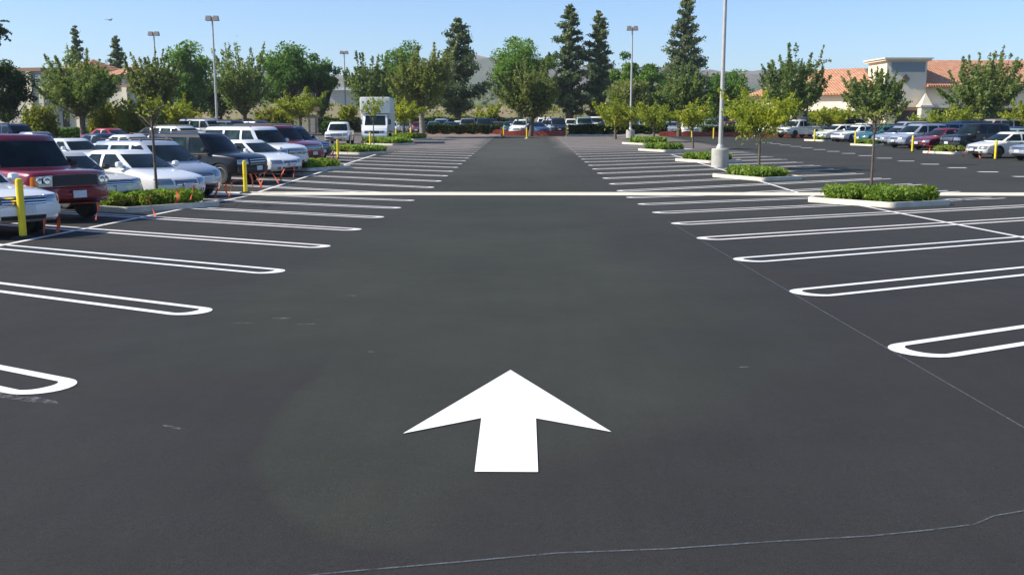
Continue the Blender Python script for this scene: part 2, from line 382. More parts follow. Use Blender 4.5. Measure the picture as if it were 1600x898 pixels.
def tree_meshes(kind, h, w, n, leaf, ls, bark='bark', th=.3, tr=.12):
    """h height, w crown width, n leaves, th trunk fraction, tr trunk radius; returns (trunk mesh, crown mesh)"""
    t = MB(); P = []; T = []
    if kind in ('pear', 'young'):            # long upswept limbs with foliage sprays along them, open to the sky
        yg = kind == 'young'
        z0 = h * th; lean = rng.normal(size=2) * .02 * h
        t.tube([(0, 0, -.1), (lean[0] * .5, lean[1] * .5, z0 * .5), (lean[0], lean[1], z0 * 1.05)], [tr * 1.25, tr, tr * .85], 8)
        nl = 20 if yg else 30 + int(w * 1.6)
        for i in range(nl):
            az = i * 2.399 + random.uniform(-.5, .5); f = (i + .5) / nl
            rad = w * .5 * f ** .38 * random.uniform(.75, 1.22); top = h * (1 - (.30 if yg else .34) * f ** 1.6) * random.uniform(.70, 1.02)
            if yg: top = z0 + (h - z0) * random.uniform(.25, 1.) * (1 - .25 * f)
            if random.random() < .2: top *= .82
            s0 = Vector((lean[0], lean[1], z0 * random.uniform(.8, 1.1)))
            e = Vector((math.cos(az) * rad, math.sin(az) * rad, max(top, z0 * 1.05)))
            mid = s0.lerp(e, .5) + Vector((math.cos(az), math.sin(az), 0)) * rad * .12 + Vector((0, 0, h * (.05 if yg else -.03)))
            B = lambda q: s0 * (1 - q) ** 2 + mid * 2 * q * (1 - q) + e * q * q
            t.tube([B(u) for u in (0, .2, .4, .6, .8, 1)], [tr * .42, tr * .33, tr * .25, tr * .17, tr * .1, tr * .04], 4, cap=False)
            k = int(n / nl * random.uniform(.6, 1.4)); u = rng.random(k) ** .8 * .86 + .2
            c = np.array([list(B(q)) for q in u]).reshape(-1, 3)
            spread = (w * (.085 if yg else .068)) * (1.2 - 1.05 * np.clip(u, 0, 1.05))[:, None]
            ph = random.uniform(0, 6); gate = .5 + .5 * np.sin(u * 22 + ph)
            c += rng.normal(size=(k, 3)) * spread * (.5 + .7 * gate[:, None]); c = c[rng.random(k) < .35 + .7 * gate]
            P.append(c); T.append(np.full(len(c), random.uniform(.0, 1.)) + rng.normal(size=len(c)) * .2)
            for q in range(2):           # side twigs
                u0 = random.uniform(.4, .85); s1 = B(u0); d_ = sph(1)[0]; ln = w * random.uniform(.07, .15); e1 = s1 + Vector((d_[0] * ln, d_[1] * ln, abs(d_[2]) * ln * (0.5 if yg else 1.1)))
                t.tube([s1, e1], [tr * .1, tr * .03], 3, cap=False); kk = int(n / nl * .16); v_ = rng.random(kk)[:, None]
                P.append(np.array(s1)[None] * (1 - v_) + np.array(e1)[None] * v_ + rng.normal(size=(kk, 3)) * w * .018); T.append(np.full(kk, random.uniform(.1, .9)))
        k = int(n * .3); q = sph(k) * (rng.random(k) ** .4)[:, None] * np.array([w * .42, w * .42, (h - z0) * .3]) + np.array([0, 0, z0 + (h - z0) * .42])
        cl_ = np.sin(q[:, 0] * 9 / w) + np.sin(q[:, 1] * 11 / w + 1) + np.sin(q[:, 2] * 14 / w); q = q[cl_ > -.5]; k = len(q)
        P.append(q); T.append(rng.random(k) * .6)
    elif kind == 'dense':
        z0 = h * th; ch = h - z0
        t.tube([(0, 0, -.1), (.02 * h, 0, z0 * .6), (0, .02 * h, z0 * 1.3)], [tr * 1.2, tr, tr * .8], 7)
        nc = 46 if kind == 'dense' else 26; zc = z0 + ch * .52
        for i in range(nc):
            dv = sph(1)[0]; rr = random.uniform(.35, .9)
            if kind == 'young': dv[2] = dv[2] * .75
            wob = 1 + .22 * math.sin(dv[0] * 5 + h) * math.cos(dv[1] * 4 + w)
            c = np.array([dv[0] * w * .5 * rr * wob, dv[1] * w * .5 * rr * wob, zc + dv[2] * ch * .5 * rr * wob])
            t.tube([(0, 0, z0 * 1.15), (c[0] * .5, c[1] * .5, z0 + (c[2] - z0) * .42), tuple(c)], [tr * .45, tr * .3, tr * .1], 4, cap=False)
            cr_ = (w * .15 if kind == 'dense' else w * .13) * random.uniform(.7, 1.35); k = int(n / nc)
            q = sph(k) * (rng.random(k) ** .45)[:, None] * np.array([cr_ * 1.15, cr_ * 1.15, cr_ * .85]) + c
            P.append(q); T.append(np.full(k, random.uniform(.05, .95)) + rng.normal(size=k) * .15)
    elif kind == 'pine':
        t.tube([(0, 0, -.1), (.01 * h, .005 * h, h * .5), (0, 0, h * .97)], [tr * 1.3, tr * .8, tr * .12], 7)
        nb = int(h * 3.6)
        for i in range(nb):
            f = (i + random.uniform(0, 1)) / nb; z = h * (th + (1 - th) * f); az = i * 2.399 + random.uniform(-.5, .5)
            rl = w * .5 * ((1 - f) ** .75 * (.45 + .55 * min(1, f * 5)) + .07) * random.choice((.5, .72, .9, 1, 1.18))
            e = Vector((math.cos(az) * rl, math.sin(az) * rl, z + rl * .22)); s0 = Vector((0, 0, z - rl * .1))
            t.tube([s0, s0.lerp(e, .55) + Vector((0, 0, -rl * .08)), e], [tr * .25, tr * .16, tr * .05], 4, cap=False)
            k = int(n / nb * (.35 + 1.5 * rl / (w * .5))); u = (rng.random(k) ** .6)[:, None]
            q = np.array(s0)[None] * (1 - u) + np.array(e)[None] * u + rng.normal(size=(k, 3)) * np.array([1, 1, .6]) * (.105 * rl + .10)
            P.append(q); T.append(np.full(k, random.uniform(.05, .95)) + rng.normal(size=k) * .15)
    C = np.concatenate(P); T = np.concatenate(T); C = C[C[:, 2] > h * .03 if kind != 'young' else C[:, 2] > .2]; T = T[:len(C)]
    return t.mesh('trunk', M[bark], 60), leaves_mesh('crown', C, ls, T, M[leaf])
def plant_tree(name, px, Y, ytop, width_px, kind, label, n=5200, leaf='leaf_pear', ls=None, bark='bark', th=.3, tr=None, cat='tree', group=None, base=None, X=None):
    X = at(px, Y) if X is None else X; z = gz(Y) if base is None else base; h = topz(ytop, Y) - z; w = width_px * Y / 1544.
    if kind == 'young': w *= 1.2; n = int(n * .8)
    ls = ls or max(.07, Y * (.0012 if kind == 'young' else .0014))
    n = int(n * 1.4)
    tr = tr or .028 * h
    r = empty(name, (X, Y, z - .03), random.uniform(0, 6.28)); tag(r, label, cat, group)
    a, b = tree_meshes(kind, h, w, n, leaf, ls, bark, th, tr); link('trunk', a, r); link('crown', b, r)
    return r
def shrub(name, X, Y, w, dep, h, n, leaf, ls, label, rz=0., cat='shrub', group=None, z=None, clumps=None):
    # mounded mass of leaves over short twigs
    z = gz(Y) if z is None else z
    k = clumps or max(6, int(w * dep * 7)); P = []; T = []; tw = MB()
    for i in range(k):
        cx, cy = random.uniform(-.44, .44) * w, random.uniform(-.42, .42) * dep; hh = h * random.uniform(.9, 1.06); rr = min(w, dep) * random.uniform(.14, .24)
        rr = max(rr, .16)
        m = int(n / k); q = sph(m) * (rng.random(m) ** .4)[:, None] * np.array([rr, rr, hh * .55]) + np.array([cx, cy, hh * .5])
        P.append(q); T.append(np.full(m, random.uniform(.3, .65)) + rng.normal(size=m) * .28)
        tw.tube([(cx * .8, cy * .8, -.02), (cx, cy, hh * .7)], [.012, .006], 4, cap=False)
    C = np.concatenate(P); T = np.concatenate(T); keep = (C[:, 2] > .02) & (abs(C[:, 0]) < w * .53) & (abs(C[:, 1]) < dep * .53); C = C[keep]; T = T[keep]
    r = empty(name, (X, Y, z), rz); tag(r, label, cat, group)
    link('foliage', leaves_mesh('foliage', C, ls, T, M[leaf]), r); tw.obj('twigs', M['bark'], r)['kind'] = 'stuff'
    return r
def hedge(name, x0, x1, Y, dep, h, label, n, leaf='leaf_hedge', ls=.16, z=None, group=None, cat='hedge', rz=0):
    L = x1 - x0; C = rng.random((n, 3)); 
    C = (C - np.array([.5, .5, 0])) * np.array([L, dep, h])
    # leaves mostly on the clipped faces
    m = rng.random(n); C[m < .45, 2] = h * (.93 + .1 * rng.random((m < .45).sum())); s = (m > .45) & (m < .85); C[s, 1] = -dep * .5 * (.85 + .2 * rng.random(s.sum()))
    C[:, 2] += .05 * h * np.sin(C[:, 0] * 1.7) * (C[:, 2] / h)
    T = .4 + .3 * np.sin(C[:, 0] * 2.1 + C[:, 1]) + rng.normal(size=n) * .2
    r = empty(name, ((x0 + x1) / 2, Y, gz(Y) if z is None else z), rz); tag(r, label, cat, group)
    link('foliage', leaves_mesh('foliage', C, ls, T, M[leaf]), r)
    st = MB(); 
    for i in range(max(3, int(L / 1.2))):
        x = -L / 2 + (i + .5) * L / max(3, int(L / 1.2)); st.tube([(x, 0, -.03), (x, 0, h * .7)], [.03, .015], 5)
    st.obj('stems', M['bark'], r)['kind'] = 'stuff'
    st = MB(); st.box(-L / 2 + .1, L / 2 - .1, -dep * .36, dep * .36, .12 * h, h * .86); st.obj('inner_foliage', M[leaf], r)
    return r

# ------------------------------------------------------------------ planter islands with their shrubs and saplings
def offset_poly(poly, d):
    n = len(poly); out = []; cx = sum(p[0] for p in poly) / n; cy = sum(p[1] for p in poly) / n
    for i in range(n):
        p0, p1, p2 = Vector(poly[i - 1]), Vector(poly[i]), Vector(poly[(i + 1) % n])
        e1 = (p1 - p0).normalized(); e2 = (p2 - p1).normalized(); n1 = Vector((-e1.y, e1.x)); n2 = Vector((-e2.y, e2.x))
        if n1.dot(Vector((cx, cy)) - p1) < 0: n1, n2 = -n1, -n2
        b = (n1 + n2); b = b / max(.3, b.length_squared) * 2; out.append(tuple(p1 + b * d * .5 * 1.0))
    return out
def round_poly(poly, r):
    out = []; n = len(poly)
    for i in range(n):
        p = Vector(poly[i]); a = (Vector(poly[i - 1]) - p).normalized(); b = (Vector(poly[(i + 1) % n]) - p).normalized()
        for t in (0, .33, .67, 1):
            q = (p + a * r) * (1 - t) ** 2 + p * 2 * t * (1 - t) + (p + b * r) * t * t; out.append(tuple(q))
    return out
def island(A, sx, wid, lng, label, n_leaf, ls, hb=.5, bl=1.0, bw=1.0, blabel='', shift=0.):
    d = Vector((sx * .866, .5)); q = Vector((sx * .5, -.866)); A = Vector(A); B = A + q * wid; C = B + d * lng; D = A + d * lng
    c = (A + C) / 2; z = gz(c.y)
    poly = [tuple(p - c) for p in (A, B, C, D)]; outer = round_poly(poly, .22); inner = round_poly(offset_poly(poly, .16), .14)
    r = empty('planter_island', (c.x, c.y, z)); tag(r, label, 'planter', 'planter islands between the facing bays')
    k = MB(); n = len(outer); v = []
    t_out = offset_poly(outer, .02)
    zz = lambda p: gz(c.y + p[1]) - z
    for ring, h in ((outer, -.05), (outer, .115), (t_out, .14), (inner, .14), (inner, .0)): v += [(p[0], p[1], h + zz(p)) for p in ring]
    k.add(v, [(a * n + i, a * n + (i + 1) % n, (a + 1) * n + (i + 1) % n, (a + 1) * n + i) for a in range(4) for i in range(n)])
    k.obj('kerb', M['kerb'], r, 40)
    s = MB(); s.add([(p[0], p[1], .09 + zz(p)) for p in inner], [tuple(range(n))]); s.obj('soil', M['soil'], r)
    ang = math.atan2(d.y, d.x); cc = c + d * shift
    shrub('low_shrubs', cc.x, cc.y, (lng - .3) * bl, (wid - .36) * bw, hb, n_leaf, 'leaf_bush', ls, blabel, ang, 'shrubs', 'low shrubs in the planter islands', z + .08, clumps=max(10, int(26 * (lng * wid / 7.))))
    return c
RI = [((7.75, 27.6), 2.95, 2.35, 19000, .05, .40, 'nearest right planter island with pale kerb, below the bushiest clipped shrubs', 'thick bright green shrubs in the nearest right planter, round a bare sapling stem'),
      ((7.35, 39.7), 2.95, 2.15, 11000, .065, .36, 'right planter island just in front of the big concrete lamp base', 'bright green shrubs just right of the big concrete lamp base'),
      ((7.75, 52.4), 2.9, 2.2, 7000, .085, .38, 'right planter island just behind and left of the big concrete lamp base', 'bright green shrubs just behind and left of the big lamp base'),
      ((7.35, 66.2), 2.9, 2.6, 5000, .1, .42, 'third right planter island counted from the lamp base backward', 'low green shrubs in the middle of the right planter row'),
      ((7.55, 79.5), 2.9, 3.0, 4000, .12, .45, 'small far right planter island close before the far lamp base', 'green shrubs in the planter just before the far lamp'),]
for A, w, l_, n, ls, hb, lab, blb in RI: island(A, 1, w, l_, lab, n, ls, hb, bl=.88, blabel=blb)
LI = [((-7.85, 25.5), 2.95, 1.75, 15000, .05, .36, 'nearest left planter island with shaded kerb beside the maroon SUV', 'green shrubs in the nearest left planter, right of the maroon SUV'),
      ((-7.95, 45.6), 2.95, 3.2, 9000, .075, .36, 'second left planter island, beside the small white sedan', 'green shrubs in the second left planter, behind the small white sedan'),
      ((-8.5, 62.0), 2.9, 3.4, 6000, .1, .42, 'third left planter island, in front of the white pickup', 'green shrubs in the third left planter, below the white pickup'),
      ((-8.6, 78.0), 2.9, 3.6, 4500, .12, .48, 'fourth left planter island, right of the box truck', 'green shrubs in the fourth left planter, right of the box truck'),
      ((-8.5, 91.0), 2.9, 3.4, 4000, .13, .5, 'farthest left planter island, near the far left corner of the aisle', 'green shrubs in the farthest left planter, by the white trunked tree')]
for A, w, l_, n, ls, hb, lab, bl in LI: island(A, -1, w, l_, lab, n, ls, hb, blabel=bl)

for A, w, l_, lab, bl in [((24.6, 62.4), 2.3, 1.5, 'small planter island in front of the black SUV on the right', 'low green shrubs in front of the black SUV on the right'),
                          ((24.6, 76.4), 2.3, 1.3, 'small planter island seen behind the bare sapling stem', 'low green shrubs seen behind the bare sapling stem'),
                          ((24.3, 88.0), 2.3, 1.2, 'small planter island before the cream and white sedans at the far right', 'low green shrubs before the cream and white sedans')]: island(A, 1, w, l_, lab, 3200, .09, .38, blabel=bl)

# ------------------------------------------------------------------ cars
# every kind: L, W, H; lower outline (x, z) from the front sill over the bonnet to the rear sill; cabin stations
def kind_spec(k):
    if k == 'sedan': return dict(L=4.7, W=1.8, H=1.43, wb=1.36, wr=.33,
        top=[(2.20, .24), (2.31, .30), (2.35, .42), (2.34, .56), (2.27, .66), (2.12, .73), (1.75, .82), (1.1, .93), (.4, .955), (-.6, .97), (-1.5, 1.0), (-1.9, 1.02), (-2.22, .99), (-2.32, .88), (-2.35, .6), (-2.34, .42), (-2.24, .26)],
        cab=dict(b=(1.22, -1.80), t=(.30, -1.02), p=((.92, .12), (-.16, -.20), (-.24, -.34), (-1.12, -.72)), wb_=.80, wt=.58, z0=.93), hl=(.52, .68), gr=(.50, .64, .42), tl=(.66, .92))
    if k == 'oldsedan': return dict(L=4.75, W=1.8, H=1.40, wb=1.38, wr=.32,
        top=[(2.24, .26), (2.34, .32), (2.37, .45), (2.36, .6), (2.33, .7), (2.2, .77), (1.7, .83), (1.05, .89), (.4, .91), (-.6, .92), (-1.5, .94), (-2.15, .93), (-2.33, .86), (-2.37, .6), (-2.36, .45), (-2.26, .28)],
        cab=dict(b=(1.05, -1.55), t=(.35, -.95), p=((.78, .2), (-.12, -.14), (-.2, -.26), (-1.05, -.74)), wb_=.79, wt=.60, z0=.89), hl=(.60, .73), gr=(.58, .72, .5), tl=(.62, .82))
    if k == 'wagon': return dict(L=4.75, W=1.85, H=1.68, wb=1.42, wr=.34,
        top=[(2.2, .25), (2.32, .32), (2.36, .46), (2.34, .66), (2.24, .8), (2.02, .9), (1.55, 1.0), (1.25, 1.06), (.4, 1.07), (-.6, 1.08), (-1.6, 1.1), (-2.2, 1.1), (-2.33, 1.0), (-2.37, .7), (-2.36, .45), (-2.26, .27)],
        cab=dict(b=(1.48, -2.28), t=(.52, -1.9), p=((1.12, .3), (.1, -.02), (.0, -.14), (-1.0, -.95)), q=(-1.12, -1.07, -1.98, -1.72), wb_=.84, wt=.66, z0=1.04), hl=(.62, .82), gr=(.6, .74, .4), tl=(.8, 1.2))
    if k == 'suv': return dict(L=4.75, W=1.88, H=1.80, wb=1.38, wr=.385,
        top=[(2.2, .34), (2.32, .40), (2.36, .52), (2.36, .80), (2.31, .96), (2.15, 1.03), (1.6, 1.09), (1.1, 1.12), (.4, 1.13), (-.6, 1.14), (-1.6, 1.15), (-2.2, 1.15), (-2.33, 1.05), (-2.38, .7), (-2.38, .5), (-2.28, .38)],
        cab=dict(b=(1.22, -2.26), t=(.55, -1.98), p=((.92, .36), (.02, -.04), (-.08, -.16), (-1.0, -.98)), q=(-1.12, -1.1, -2.0, -1.80), wb_=.86, wt=.70, z0=1.12), hl=(.74, .93), gr=(.68, .93, .5), tl=(.85, 1.12))
    if k == 'boxy': return dict(L=4.72, W=1.92, H=1.83, wb=1.4, wr=.385,
        top=[(2.22, .40), (2.32, .44), (2.36, .52), (2.36, .70), (2.33, .73), (2.325, 1.00), (2.26, 1.055), (2.1, 1.075), (1.6, 1.10), (1.1, 1.115), (.4, 1.12), (-.6, 1.12), (-1.6, 1.12), (-2.25, 1.12), (-2.33, 1.05), (-2.36, .7), (-2.38, .5), (-2.28, .42)],
        cab=dict(b=(1.15, -2.27), t=(.62, -2.1), p=((.86, .42), (.0, -.03), (-.1, -.14), (-1.0, -.98)), q=(-1.12, -1.1, -2.02, -1.93), wb_=.90, wt=.76, z0=1.10), hl=(.76, .98), gr=(.76, .98, .56), tl=(.75, 1.05))
    if k == 'bigsuv': return dict(L=5.2, W=2.0, H=1.92, wb=1.54, wr=.40,
        top=[(2.42, .36), (2.56, .42), (2.6, .56), (2.6, .88), (2.54, 1.04), (2.36, 1.12), (1.9, 1.18), (1.35, 1.22), (.4, 1.22), (-.6, 1.22), (-1.6, 1.23), (-2.45, 1.23), (-2.57, 1.1), (-2.6, .7), (-2.6, .5), (-2.5, .4)],
        cab=dict(b=(1.42, -2.5), t=(.80, -2.25), p=((1.12, .6), (.22, .18), (.1, .06), (-.9, -.88)), q=(-1.02, -1.0, -2.25, -2.05), wb_=.92, wt=.77, z0=1.2), hl=(.80, .98), gr=(.76, 1.0, .52), tl=(.9, 1.5))
    if k == 'pickup': return dict(L=5.1, W=1.84, H=1.75, wb=1.55, wr=.38,
        top=[(2.38, .36), (2.5, .42), (2.55, .56), (2.54, .86), (2.46, .98), (2.25, 1.04), (1.8, 1.08), (1.35, 1.1), (.6, 1.1), (-.2, 1.1), (-.8, 1.1), (-2.4, 1.1), (-2.52, 1.08), (-2.55, .7), (-2.55, .55), (-2.45, .42)],
        cab=dict(b=(1.38, -.68), t=(.72, -.42), p=((1.08, .5), (.3, .22), (.18, .1), (-.4, -.26)), wb_=.84, wt=.66, z0=1.08), hl=(.72, .90), gr=(.70, .9, .5), tl=(.75, 1.05))
CARS = {}
def car_parts(kind, col, detail):
    key = (kind, col, detail)
    if key in CARS: return CARS[key]
    s = kind_spec(kind); L, Wd, H = s['L'], s['W'], s['H']; hw = Wd / 2; wb, wr = s['wb'], s['wr']; top = s['top']; pm = paintmat(col); parts = []
    # closed outline incl. arches
    sill = top[0][1] if kind in ('sedan', 'oldsedan', 'wagon') else top[0][1] - .04
    out = list(top); wts = [1.] * len(top); ar = wr + .055
    arc = lambda cx: [(cx - ar * math.cos(math.pi * i / 10), wr + ar * math.sin(math.pi * i / 10)) for i in range(11) if True]
    def arch(cx):   # rear to front
        a = math.asin(min(1, max(0, (sill - wr) / ar))) if sill > wr else -math.asin((wr - sill) / ar)
        return [(cx - ar * math.cos(t), wr + ar * math.sin(t)) for t in [a + (math.pi - 2 * a) * i / 10 for i in range(11)]]
    under = arch(-wb) + [(-.5, sill), (.3, sill)] + arch(wb); out += under; wts += [0.] * len(under); ntop = len(top)
    n = len(out); cen = Vector((0, .6)); nor = []
    for i in range(n):
        a, b = Vector(out[i - 1]), Vector(out[(i + 1) % n]); e = (b - a).normalized(); nor.append(Vector((e.y, -e.x)) if True else None)
    # outline runs front to rear over the top = counter-clockwise seen from -y; inward is to the left
    area = sum(out[i][0] * out[(i + 1) % n][1] - out[(i + 1) % n][0] * out[i][1] for i in range(n))
    inw = [(-v if area > 0 else v) for v in nor]
    us = [1, .988, .955, .9, .72, .4, 0]; us = us + [-u for u in us[-2::-1]]
    ins = lambda u: .085 * (1 - math.sqrt(max(0, 1 - max(0, (abs(u) - .9) / .1) ** 2)))
    def plan(x, u):
        k = max(0, min(1, (abs(x) - (L / 2 - 1.0)) / 1.0)) ** 1.5 * abs(u) ** 3; return x - math.copysign(k * (.26 if x > 0 else .18), x)
    def yw(u, z, x):
        y = u * hw * (1 - .035 * max(0, (.62 - z) / .35) ** 2 - .05 * max(0, (z - .72) / .4) ** 2)
        k = max(0, min(1, (abs(x) - (L / 2 - .9)) / .9)); return y * (1 - .05 * k * k)
    V = []; F = []; mi = []
    for u in us:
        for i, (x, z) in enumerate(out):
            p = Vector((x, z)) + inw[i] * ins(u) * wts[i]; x2, z2 = p
            if z > .75: z2 -= .035 * abs(u) ** 2.5
            V.append((plan(x2, u), yw(u, z2, x2), z2))
    for a in range(len(us) - 1):
        for i in range(n):
            j = (i + 1) % n; F.append((a * n + i, (a + 1) * n + i, (a + 1) * n + j, a * n + j)); mi.append(1 if i >= ntop - 1 else 0)
    F.append(tuple(range(n))); mi.append(0); F.append(tuple((len(us) - 1) * n + i for i in reversed(range(n)))); mi.append(0)
    def two(name, V, F, mi, ms):
        me = bpy.data.meshes.new(name); me.from_pydata(V, [], F); me.polygons.foreach_set('material_index', mi); bm = bmesh.new(); bm.from_mesh(me)
        bmesh.ops.triangulate(bm, faces=[f for f in bm.faces if len(f.verts) > 4], ngon_method='EAR_CLIP'); bmesh.ops.recalc_face_normals(bm, faces=bm.faces[:]); bm.to_mesh(me); bm.free(); return fin(me, ms, 38)
    parts.append(('body', two('body', V, F, mi, [pm, M['trim']]), None, None))
    # cabin
    c = s['cab']; z0, z3 = c['z0'], H - .05; (bf, br), (tf, tr_) = c['b'], c['t']; wb_, wt = c['wb_'], c['wt']; p = c['p']
    st = [(bf, 0, tf, 0, 'windshield'), (bf - .05, wb_ * .5, tf - .03, wt * .5, 'windshield'), (bf - .17, wb_ * .88, tf - .09, wt * .88, 'b'), (p[0][0], wb_, p[0][1], wt, 'side_window'),
          (p[1][0], wb_, p[1][1], wt, 'b'), (p[2][0], wb_, p[2][1], wt, 'side_window'), (p[3][0], wb_, p[3][1], wt, 'b')]
    if 'q' in c: q = c['q']; st += [(q[0], wb_, q[1], wt, 'side_window'), (q[2], wb_, q[3], wt * .99, 'b')]
    st += [(br + .16, wb_ * .88, tr_ + .08, wt * .88, 'rear_window'), (br + .04, wb_ * .5, tr_ + .02, wt * .5, 'rear_window'), (br, 0, tr_, 0, 'rear_window')]
    ns = len(st); full = [(a, b, c_, d_, t) for a, b, c_, d_, t in st] + [(st[i][0], -st[i][1], st[i][2], -st[i][3], st[i - 1][4]) for i in range(ns - 2, 0, -1)]
    m = len(full); lv = [(-.10, -.10), (.035, .035), (.5, .5), (.84, .84), (1., 1.)]
    V = []; F = []
    for (t, tt) in lv:
        for (xb, yb, xt, yt, _) in full:
            bul = .03 * math.sin(math.pi * max(0, min(1, t))) ; tt_ = max(t, 0)
            V.append((xb + (xt - xb) * tt_, (yb + (yt - yb) * tt_) * (1 + bul), z0 + (z3 - z0) * t))
    for f, dz in ((.93, .028), (.62, .044), (.25, .05)):
        for (xb, yb, xt, yt, _) in full: cx = (tf + tr_) / 2; V.append((cx + (xt - cx) * f, yt * f, z3 + dz))
    nl = len(lv) + 3; glass = {}
    for a in range(nl - 1):
        for i in range(m):
            j = (i + 1) % m; q = (a * m + i, (a + 1) * m + i, (a + 1) * m + j, a * m + j); t = full[i][4]
            if a in (1, 2) and t != 'b':
                seg = (t, i if t == 'side_window' else 0); glass.setdefault(seg, []).append(q)
            else: F.append(q)
    F.append(tuple((nl - 1) * m + i for i in range(m)))
    parts.append(('cabin', two('cabin', V, F, [0] * len(F), [pm]), None, None))
    cen = Vector(((bf + br) / 2, 0, z0))
    for (t, _), qs in glass.items():
        g = MB()
        ids = sorted({i for q in qs for i in q}); mp = {i: k for k, i in enumerate(ids)}; vs = []
        for i in ids: v = Vector(V[i]); e = (v - Vector((cen.x, 0, v.z))); e = Vector((e.x / abs(bf - br) * 1.3, e.y, 0)).normalized(); vs.append(v - e * .014)
        g.add(vs, [tuple(mp[i] for i in q) for q in qs]); me = g.mesh(t, M['glass']); bm = bmesh.new(); bm.from_mesh(me); bmesh.ops.recalc_face_normals(bm, faces=bm.faces[:]); bm.to_mesh(me); bm.free()
        me.polygons.foreach_set('use_smooth', [True] * len(me.polygons)); parts.append((t, me, None, None))
    # patches that follow the nose and the tail
    def xf(z, front):
        prof = [q for q in top if (q[0] > 1.5) == True and q[0] > 0] if front else [q for q in top if q[0] < -1.5]
        prof = sorted(prof, key=lambda q: q[1]); 
        for a, b in zip(prof, prof[1:]):
            if a[1] <= z <= b[1]: return a[0] + (b[0] - a[0]) * (z - a[1]) / max(1e-6, b[1] - a[1])
        return prof[0][0] if z < prof[0][1] else prof[-1][0]
    def patch(name, u0, u1, z0, z1, m_, off=.012, front=True, nu=6, nz=3, sub=None):
        sg = 1 if front else -1; g = MB(); v = []
        for k in range(nz + 1):
            for i in range(nu + 1):
                u = u0 + (u1 - u0) * i / nu; z = z0 + (z1 - z0) * k / nz; x = xf(z, front)
                v.append((plan(x, u) + sg * (off - ins(u) * .9), yw(u, z, x), z - (.035 * abs(u) ** 2.5 if z > .75 else 0)))
        W1 = nu + 1; f = [(k * W1 + i, k * W1 + i + 1, (k + 1) * W1 + i + 1, (k + 1) * W1 + i) for k in range(nz) for i in range(nu)]
        b = len(v); rim = [i for i in range(W1)] + [k * W1 + nu for k in range(1, nz + 1)] + [nz * W1 + i for i in range(nu - 1, -1, -1)] + [k * W1 for k in range(nz - 1, 0, -1)]
        v += [(v[i][0] - sg * .05, v[i][1], v[i][2]) for i in rim]; nr = len(rim)
        f += [(rim[i], rim[(i + 1) % nr], b + (i + 1) % nr, b + i) for i in range(nr)]
        g.add(v, f); me = g.mesh(name, m_); bm = bmesh.new(); bm.from_mesh(me); bmesh.ops.recalc_face_normals(bm, faces=bm.faces[:]); bm.to_mesh(me); bm.free(); fin(me, [], 40)
        parts.append((name, me, None, sub)); return len(parts) - 1
    h0, h1 = s['hl']; g0, g1, gu = s['gr']
    hu = .58 if kind in ('boxy', 'bigsuv', 'pickup', 'suv') else .5
    patch('headlight', hu, .965, h0, h1, M['lamp'], .016); patch('headlight', -.965, -hu, h0, h1, M['lamp'], .016)
    if kind == 'boxy' and detail:
        for sg, par in ((1, len(parts) - 2), (-1, len(parts) - 1)):
            for u_ in (.66, .79):
                g = MB(); g.lathe([(.085, 0), (.085, .015), (.07, .02), (.03, .006), (.01, .004)], 14, M4=Matrix.Translation((plan(xf(.87, True), u_) + .02, sg * u_ * hw, (h0 + h1) / 2)) @ Matrix.Rotation(R(90), 4, 'Y'))
                parts.append(('reflector', g.mesh('reflector', M['chrome'], 40), None, par))
    gi = patch('grille', -gu, gu, g0, g1, M['trim'], .010)
    if detail:
        nb = 5 if kind in ('boxy', 'bigsuv') else 3
        for i in range(nb):
            zz = g0 + (g1 - g0) * (i + .5) / nb; patch('grille_bar', -gu + .01, gu - .01, zz - .009, zz + .009, M['trim' if kind == 'boxy' else 'chrome'], .028, nz=1, sub=gi)
        patch('lower_intake', -.5, .5, top[0][1] + .05, top[0][1] + .15, M['trim'], .012)
        if kind in ('boxy', 'suv', 'oldsedan', 'bigsuv', 'pickup'):
            patch('bumper', -.97, .97, top[2][1] - .06, top[2][1] + .09, M['trim' if kind in ('boxy', 'suv') and col != 'maroon' else 'chrome' if kind in ('pickup',) else 'paint_' + col], .05)
        if kind in ('suv', 'wagon', 'sedan', 'pickup'):
            for sg in (-1, 1): patch('fog_lamp', sg * .62, sg * .76, top[0][1] + .07, top[0][1] + .17, M['lamp'], .022)
        if kind in ('boxy', 'oldsedan'):
            for sg in (-1, 1): patch('turn_signal', sg * .86, sg * .975, h0, h1, M['amber'], .024, nu=2)
    zp = top[2][1] + .06; g = MB(); xx = xf(zp, True); g.box(xx + .055, xx + .068, -.155, .155, zp - .075, zp + .075); parts.append(('number_plate', g.mesh('number_plate', M['plate']), None, None))
    t0, t1 = s['tl']; patch('tail_light', .66, .965, t0, t1, M['tail'], .014, False); patch('tail_light', -.965, -.66, t0, t1, M['tail'], .014, False)
